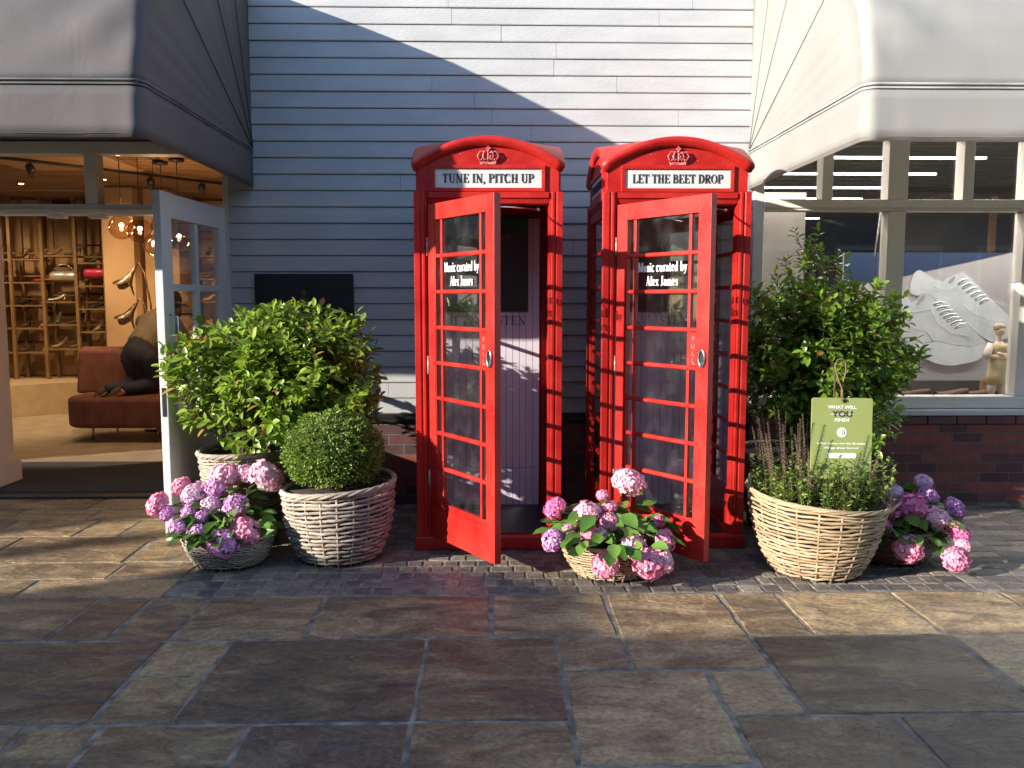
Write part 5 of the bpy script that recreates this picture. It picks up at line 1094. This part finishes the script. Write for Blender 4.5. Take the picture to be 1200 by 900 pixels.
# ================================================================== foliage
LV = np.array([[0, 0, 0], [.34, .28, .06], [.46, .55, .05], [.28, .82, .02], [0, 1, -.06], [-.28, .82, .02], [-.46, .55, .05], [-.34, .28, .06], [0, .5, -.05]])   # x across, y along, z up; unit length
LF = np.array([[0, 1, 8], [1, 2, 8], [2, 3, 8], [3, 4, 8], [4, 5, 8], [5, 6, 8], [6, 7, 8], [7, 0, 8]])
def norm(a): return a / np.maximum(np.linalg.norm(a, axis=1, keepdims=True), 1e-9)
def leaves(P, D, Nn, L, wr, tint, mb, LVt=LV, LFt=LF, curl=0):
    n = len(P); D = norm(D); X = norm(np.cross(D, Nn)); Z = np.cross(X, D)
    V = (P[:, None, :] + X[:, None, :] * (LVt[None, :, 0:1] * (L * wr)[:, None, None]) + D[:, None, :] * (LVt[None, :, 1:2] * L[:, None, None]) + Z[:, None, :] * ((LVt[None, :, 2:3] - curl * LVt[None, :, 1:2] ** 2) * L[:, None, None]))
    F = (LFt[None] + (np.arange(n) * len(LVt))[:, None, None])
    T = np.repeat(tint[:, None, :], len(LVt), 1)
    mb.raw(V.reshape(-1, 3), F.reshape(-1, LFt.shape[1]), T.reshape(-1, 3))
def shrub(name, c, rad, stemc, z0, m, label, nspr, seed, L=(.05, .085), power=2.6, extra=(), lumps=.13, thin=None):
    """sprigs of leaves starting inside the crown and ending on an uneven shell"""
    rr = np.random.default_rng(seed); root = empty(name, (stemc[0], stemc[1], z0), 0, label, 'shrub', 'camellia shrubs in baskets')
    off = np.array([stemc[0], stemc[1], z0]); c = np.array(c) - off; rad = np.array(rad); fol = MB(); stems = MB()
    ph = rr.uniform(0, 6.28, (6,)); Ps = []; Ds = []; Ls = []; Ts = []; Ns = []
    def shell(u):
        s = (np.abs(u[0]) ** power + np.abs(u[1]) ** power + np.abs(u[2]) ** power) ** (-1 / power)
        lump = 1 + lumps * (math.sin(4 * u[0] + 3 * u[2] + ph[0]) * .5 + math.sin(7 * u[1] + 5 * u[2] + ph[1]) * .3 + math.sin(9 * u[0] - 6 * u[2] + ph[2]) * .35)
        return s * lump
    ends = []
    for i in range(nspr):
        u = norm(rr.normal(size=(1, 3)))[0]
        if u[2] < -.85: u[2] *= -.5
        k = shell(u); depth = 1 - .5 * rr.random() ** 1.8 if i > nspr * .25 else rr.uniform(.35, .8)
        ends.append((u, c + rad * u * k * depth, 1.0))
    for (ex, ey, ez, er, en) in extra:
        for i in range(en):
            p = np.array([ex, ey, ez]) - off + rr.normal(size=3) * er * np.array([1, 1, 1.6]); ends.append((norm((p - c)[None])[0] + np.array([0, 0, .8]), p, .8))
    for u, e, sc in ends:
        d = norm((u * np.array([1, 1, .6]) + np.array([0, 0, .55]) + rr.normal(size=3) * .35)[None])[0]; ln = rr.uniform(.10, .20) * sc; s0 = e - d * ln
        stems.tube([tuple(s0 - d * .05), tuple(s0), tuple(e)], [.003, .0025, .001], 4)
        nl = rr.integers(7, 12); top = rr.random()
        for j in range(nl):
            t = (j + .5) / nl; an = j * 2.4 + rr.uniform(-.4, .4)
            a = np.cross(d, [0.3, .2, 1]); a /= np.linalg.norm(a); b = np.cross(d, a); sd = a * math.cos(an) + b * math.sin(an)
            ld = sd * (1.0 - .45 * t) + d * (.35 + .5 * t) + np.array([0, 0, -.10]) + rr.normal(size=3) * .18
            Ps.append(s0 + d * ln * t + sd * .004); Ds.append(ld); Ns.append(np.array([0, -.15, 1.]) + d * .5 + rr.normal(size=3) * .35); Ls.append(rr.uniform(*L) * (1 - .25 * t) * sc)
            g_ = np.clip(.15 + .55 * rr.random() + .25 * t * top, 0, 1); Ts.append((g_, rr.random(), rr.random()))
    P, D, Nn, LL, T = map(np.array, (Ps, Ds, Ns, Ls, Ts)); leaves(P, D, Nn, LL, .60, T, fol, curl=.16)
    fol.build('foliage', m, root)
    for i in range(16):
        u = norm(rr.normal(size=(1, 3)))[0]; u[2] = abs(u[2]) * .8; e = c + rad * u * .7; mid = e * .45 + rr.normal(size=3) * .03
        stems.tube([(rr.normal() * .02, rr.normal() * .02, -.05), tuple(mid), tuple(e)], [.011, .007, .003], 6)
    stems.build('stems', M['bark'], root)
    return root
shrub('camellia_shrub', (-1.365, 5.43, 1.075), (.62, .42, .43), (-1.60, 5.43), .48, M['leafL'], 'bright green glossy leaved shrub in the pale basket beside the open white door', 640, 21, L=(.05, .10), power=3.6, lumps=.10)
shrub('camellia_shrub', (2.25, 5.68, 1.13), (.60, .42, .60), (2.05, 5.68), .47, M['leafR'], 'tall dark glossy shrub with a leader shoot, right of the telephone boxes', 680, 22, L=(.05, .098), power=2.3, extra=((2.12, 5.7, 1.80, .055, 12), (2.12, 5.7, 1.9, .04, 9), (2.0, 5.7, 1.72, .08, 12), (1.78, 5.8, 1.35, .12, 30)), lumps=.15)
# clipped box ball
bb = empty('box_ball', (-.955, 5.06, .42), 0, 'clipped round box bush in the whitewashed basket', 'shrub'); rr = np.random.default_rng(5)
n = 4600; u = norm(rr.normal(size=(n, 3))); u = u[u[:, 2] > -.75]; n = len(u); lump = 1 + .035 * np.sin(u[:, 0] * 9 + 1) * np.sin(u[:, 2] * 8) + rr.normal(size=n) * .03
cen = np.array([0, 0, .225]); base = cen + u * (np.array([.292, .285, .235]) * lump[:, None])
Ps = []; Ds = []; Ns = []; Ls = []; Ts = []
for j in range(6):
    dd = norm(u + rr.normal(size=(n, 3)) * .75); Ps.append(base - u * rr.uniform(.0, .045, (n, 1)) + rr.normal(size=(n, 3)) * .006); Ds.append(dd); Ns.append(rr.normal(size=(n, 3)) + u * .8 + np.array([0, 0, .5])); Ls.append(rr.uniform(.012, .022, n))
    tt = rr.random((n, 3)); tt[:, 0] = np.clip(.1 + .8 * tt[:, 0] * (.5 + .5 * np.sin(base[:, 0] * 40) ** 2), 0, 1); Ts.append(tt)
q = MB(); leaves(np.concatenate(Ps), np.concatenate(Ds), np.concatenate(Ns), np.concatenate(Ls), .55, np.concatenate(Ts), q, np.array([[0, 0, 0], [.5, .5, .05], [0, 1, 0], [-.5, .5, .05]]), np.array([[0, 1, 2, 3]]))
q.build('foliage', M['box'], bb); q = MB(); q.ball((0, 0, .245), 1, 24, 16, (.255, .25, .20)); q.build('twiggy_core', M['boxcore'], bb)
q = MB(); q.tube([(0, 0, -.03), (0, 0, .1)], .02, 8); q.build('stem', M['bark'], bb)

# hydrangeas
def head_mesh(seed, colour, N=74):
    rr = np.random.default_rng(seed); q = MB(); i = np.arange(N); z = 1 - 1.75 * (i + .5) / N; th = i * 2.39996; r_ = np.sqrt(1 - z * z)
    U = np.stack([r_ * np.cos(th), r_ * np.sin(th), z], 1) + rr.normal(size=(N, 3)) * .07; Un = norm(U); C_ = Un * (rr.uniform(.82, 1.03, (N, 1)))
    C_[:, 2] *= .86
    e1 = norm(np.cross(Un, rr.normal(size=(N, 3)))); e2 = np.cross(Un, e1); tn = rr.random((N, 3))
    PT = np.array([[0, 0, 0], [.44, .42, .12], [.30, .92, .10], [0, 1.04, .02], [-.30, .92, .10], [-.44, .42, .12]])
    for k in range(4):
        a = k * math.pi / 2 + rr.uniform(-.15, .15, N); d = e1 * np.cos(a)[:, None] + e2 * np.sin(a)[:, None] + Un * rr.uniform(.15, .75, (N, 1)); tt = np.clip(.1 + tn * .9 + rr.normal(size=(N, 3)) * .08, 0, 1)
        leaves(C_, d, Un, np.full(N, .30) * rr.uniform(.8, 1.2, N), 1.0, tt, q, PT, np.array([[0, 1, 2, 3], [0, 3, 4, 5]]), curl=.28)
    nv = len(q.v); q.ball((0, 0, -.05), .72, 14, 10, (1, 1, .84)); q.t[nv:] = [(.15, .5, .5)] * (len(q.v) - nv)
    me_o = q.build('flower_head', M['petal%d' % colour]); me = me_o.data; bpy.data.objects.remove(me_o); return me
HM = {c: [head_mesh(100 + c * 3 + k, c) for k in range(2)] for c in range(6)}
core_mesh = None
def hydrangea(loc, heads, label, seed, spread=.30, topz=.42):
    rr = np.random.default_rng(seed); root = empty('hydrangea', loc, 0, label, 'hydrangea', 'hydrangeas in low baskets'); L0 = np.array(loc); st = MB(); fol = MB(); Ps = []; Ds = []; Ns = []; Ls = []; Ts = []
    for k, (x, y, z, r_, c) in enumerate(heads):
        p = np.array([x, y, z]) - L0; o = bpy.data.objects.new('flower_head', HM[c][k % 2]); COL.objects.link(o); o.parent = root; o.location = tuple(p); o.scale = (r_ * rr.uniform(.98, 1.12), r_ * rr.uniform(.98, 1.12), r_ * rr.uniform(.85, 1.0))
        dirn = Vector((p[0], p[1] - .05, .25)); o.rotation_euler = dirn.to_track_quat('Z', 'Y').to_euler(); o.rotation_euler.rotate_axis('Z', rr.uniform(0, 6))
        d = p / max(1e-6, np.linalg.norm(p)); b0 = np.array([p[0] * .15, p[1] * .15, 0.0]); mid = p * np.array([.6, .6, .7]) + np.array([0, 0, .05]); st.tube([tuple(b0), tuple(mid), tuple(p * .97)], .004, 5)
        for j in range(5):
            t = rr.uniform(.3, .78); q_ = b0 * (1 - t) ** 2 + 2 * mid * t * (1 - t) + p * t * t; a = rr.uniform(0, 6.28); Ps.append(q_); Ds.append([math.cos(a), math.sin(a) - .2, rr.uniform(-.1, .5)]); Ns.append(rr.normal(size=3) * .3 + [0, 0, 1]); Ls.append(rr.uniform(.075, .125)); Ts.append(rr.random(3))
    for i in range(80):
        a = rr.uniform(0, 6.28); rad = spread * math.sqrt(rr.random()); h = topz * (1 - (rad / spread) ** 2 * .65) * rr.uniform(.35, .82)
        p = np.array([rad * math.cos(a), rad * math.sin(a), h]); Ps.append(p); Ds.append([math.cos(a), math.sin(a) - .25, rr.uniform(-.3, .5)]); Ns.append(rr.normal(size=3) * .3 + [0, -.1, 1]); Ls.append(rr.uniform(.085, .15)); Ts.append(rr.random(3))
    P, D, Nn, LL, T = [np.array(a_, dtype=float) for a_ in (Ps, Ds, Ns, Ls, Ts)]; leaves(P, D, Nn, LL, .66, T, fol, curl=.22); fol.build('foliage', M['leafH'], root); st.build('stems', mat('green_stem_%d' % seed, (.12, .17, .05), rough=.6), root)
HEADS_A = [(-1.952, 4.908, 0.36, 0.069, 0), (-1.85, 5.007, 0.444, 0.056, 0), (-1.761, 4.964, 0.407, 0.075, 5), (-1.65, 4.992, 0.43, 0.066, 1), (-1.75, 4.867, 0.325, 0.053, 2), (-1.648, 4.9, 0.352, 0.055, 5), (-1.497, 4.9, 0.351, 0.071, 1), (-1.795, 4.779, 0.254, 0.052, 2), (-1.675, 4.74, 0.223, 0.057, 1), (-1.515, 4.695, 0.188, 0.075, 1), (-1.4, 4.764, 0.24, 0.071, 0), (-1.601, 5.063, 0.493, 0.091, 3), (-1.486, 5.072, 0.501, 0.065, 3), (-1.365, 5.057, 0.487, 0.097, 3), (-1.879, 4.857, 0.318, 0.043, 2), (-1.679, 4.839, 0.302, 0.046, 2)]
HEADS_B = [(0.34, 4.66, 0.39, 0.062, 4), (0.314, 4.507, 0.248, 0.057, 1), (0.394, 4.544, 0.281, 0.048, 0), (0.504, 4.627, 0.357, 0.074, 3), (0.614, 4.72, 0.447, 0.035, 0), (0.517, 4.527, 0.264, 0.057, 0), (0.583, 4.536, 0.272, 0.039, 3), (0.646, 4.664, 0.392, 0.039, 0), (0.634, 4.593, 0.325, 0.054, 0), (0.774, 4.777, 0.504, 0.088, 3), (0.593, 4.389, 0.144, 0.066, 0), (0.751, 4.48, 0.221, 0.067, 3), (0.822, 4.4, 0.151, 0.081, 0), (0.9, 4.413, 0.162, 0.059, 3), (0.933, 4.507, 0.244, 0.057, 0), (0.915, 4.597, 0.327, 0.034, 4), (0.56, 4.64, 0.37, 0.039, 3)]
HEADS_C = [(2.577, 4.978, 0.456, 0.051, 5), (2.576, 4.907, 0.39, 0.058, 1), (2.369, 4.92, 0.403, 0.054, 5), (2.444, 4.843, 0.334, 0.089, 4), (2.318, 4.83, 0.323, 0.053, 4), (2.573, 4.777, 0.276, 0.076, 3), (2.702, 4.841, 0.33, 0.059, 2), (2.66, 4.707, 0.216, 0.06, 4), (2.645, 4.637, 0.159, 0.043, 3), (2.325, 4.626, 0.153, 0.074, 0), (2.569, 4.569, 0.106, 0.067, 0), (2.239, 4.744, 0.249, 0.041, 4)]

hydrangea((-1.57, 4.93, .15), HEADS_A, 'mauve and pale pink hydrangea in the low basket at the left', 31, .25, .29)
hydrangea((.65, 4.68, .16), HEADS_B, 'pink hydrangea with bright green leaves between the two telephone boxes', 32, .32, .34)
hydrangea((2.42, 4.93, .16), HEADS_C, 'hot pink and lilac hydrangea spilling from the far right basket', 33, .27, .28)

# herb with flower spikes in the big basket
hb = empty('flowering_herb', (1.84, 4.74, .40), 0, 'bushy green herb with dry brown flower spikes round the green sign', 'plant'); rr = np.random.default_rng(9)
fol = MB(); sp = MB(); st = MB(); Ps = []; Ds = []; Ns = []; Ls = []; Ts = []; Sp = []; Sd = []; Sn = []; Sl = []; St = []
for i in range(380):
    a = rr.uniform(0, 6.28); rad = .345 * math.sqrt(rr.random()); h = rr.uniform(.08, .24); b0 = np.array([rad * math.cos(a) * .9, rad * math.sin(a) * .9, -.02]); e = b0 + np.array([math.cos(a) * .04, math.sin(a) * .04, h]) + rr.normal(size=3) * .02
    st.tube([tuple(b0), tuple(e)], .002, 4)
    for j in range(16):
        t = rr.uniform(.2, 1.05); an = rr.uniform(0, 6.28); Ps.append(b0 + (e - b0) * t); Ds.append([math.cos(an), math.sin(an), rr.uniform(-.1, .9)]); Ns.append(rr.normal(size=3) * .4 + [0, 0, 1]); Ls.append(rr.uniform(.02, .042)); Ts.append(rr.random(3))
for i in range(34):
    x = rr.uniform(-.02, .34); b0 = np.array([x, -.16 + rr.normal() * .05, 0]); h = rr.uniform(.14, .30); e = b0 + np.array([rr.normal() * .05, -.06, h]); st.tube([tuple(b0), tuple(e)], [.002, .001], 4)
    for j in range(22):
        t = rr.uniform(.25, 1.05); an = rr.uniform(0, 6.28); Ps.append(b0 + (e - b0) * t); Ds.append([math.cos(an), math.sin(an), rr.uniform(.1, .9)]); Ns.append([0, 0, 1]); Ls.append(rr.uniform(.02, .038)); Ts.append(rr.random(3))
for i in range(72):
    a = rr.uniform(0, 6.28); rad = .35 * math.sqrt(rr.random()); x = rad * math.cos(a); y = rad * math.sin(a)
    left = x < -.12 or x > .28; 
    if not left and y < -.0 and rr.random() < .85: continue
    h = rr.uniform(.34, .56) if x < -.1 else rr.uniform(.28, .46)
    if y < 0 and not left: h = rr.uniform(.2, .34)
    b0 = np.array([x * .9, y * .9, 0]); lean = np.array([x * .25 + rr.normal() * .03, y * .2 - .01, h]); e = b0 + lean; st.tube([tuple(b0), tuple(b0 + lean * .5 + rr.normal(size=3) * .006), tuple(e)], [.0025, .002, .001], 4)
    for j in range(70):
        t = .42 + .58 * (j / 70); an = j * 2.4; pt = b0 + lean * t; Sp.append(pt); Sd.append([math.cos(an), math.sin(an), .6]); Sn.append([0, 0, 1]); Sl.append(.017 * (1.15 - t * .6)); St.append(rr.random(3))
    for j in range(10):
        t = rr.uniform(.1, .5); an = rr.uniform(0, 6.28); Ps.append(b0 + lean * t); Ds.append([math.cos(an), math.sin(an), .5]); Ns.append([0, 0, 1]); Ls.append(rr.uniform(.015, .03)); Ts.append(rr.random(3))
A_ = lambda l: np.array(l, dtype=float)
D4 = np.array([[0, 0, 0], [.5, .5, .08], [0, 1, 0], [-.5, .5, .08]])
leaves(A_(Ps), A_(Ds), A_(Ns), A_(Ls), .5, A_(Ts), fol, D4, np.array([[0, 1, 2, 3]])); fol.build('foliage', M['herb'], hb)
leaves(A_(Sp), A_(Sd), A_(Sn), A_(Sl), .6, A_(St), sp, D4, np.array([[0, 1, 2, 3]])); sp.build('flower_spikes', M['spike'], hb); st.build('stems', M['bark'], hb)

# the green sign hanging from a cord loop on a cane
gs = empty('hanging_sign', (1.94, 4.66, .545), R(3), 'green board reading WHAT WILL YOU FIND?, hung by a brown cord in the big basket', 'sign')
gs.rotation_euler = (R(-4), R(1.2), R(3)); q = MB(); pts = rounded_plan(-.175, .175, 0, .455, .014, 4); q.prism(pts, 'y', -.004, .004); q.build('board', M['olive'], gs)
def lab(txt, h, z, m, nm, bold=0, width=None, x=0, sp_=1.0, y=-.0052):
    t = sans_text(txt, h, bold, .0004, width, sp_); move(t, x, y, z); return t.build(nm, m, gs)
lab('WHAT WILL', .0175, .395, M['letterwhite'], 'lettering', .0009, .165); lab('YOU', .034, .350, M['ink'], 'lettering', 0, .115, y=-.0062); lab('FIND?', .0175, .323, M['letterwhite'], 'lettering', .0009, .085)
q = MB(); q.box(-.07, .07, -.0052, -.0042, .362, .3645); q.build('strike_line', M['letterwhite'], gs)
q = MB(); q.prism([(.028 * math.cos(a), .262 + .028 * math.sin(a)) for a in np.linspace(0, 2 * math.pi, 28, endpoint=False)], 'y', -.005, -.0041); q.build('white_disc', M['letterwhite'], gs)
q = MB(); q.tube([(.0, -.0058, .270), (.007, -.0058, .278), (.014, -.0058, .270), (.012, -.0058, .250), (.002, -.0058, .250), (.0, -.0058, .270)], .0012, 4); q.build('disc_icon', M['olive'], gs)
lab('What makes me the Bicester', .011, .195, M['letterwhite'], 'lettering', .0004, .285); lab('Village shop bonus?', .011, .170, M['letterwhite'], 'lettering', .0004, .205)
q = MB(); q.prism(rounded_plan(-.088, .088, .118, .146, .0139, 5), 'y', -.005, -.0041); q.build('white_bar', M['letterwhite'], gs)
q = MB(); q.tube([(.0, -.01, .43), (-.004, -.006, .50), (-.03, 0, .57), (-.045, .005, .63), (-.03, .01, .665), (.0, .012, .672), (.02, .012, .65), (.022, .01, .60), (.0, .008, .53), (-.004, .006, .44)], .0045, 8)
q.tube([(-.012, -.008, .445), (.0, -.012, .45), (.014, -.008, .44)], .006, 8); q.build('cord_loop', M['rope'], gs)
q = MB(); q.tube([(-.03, .03, -.25), (-.035, .03, .2), (-.035, .022, .62)], .006, 8); q.build('cane', M['bark'], gs)
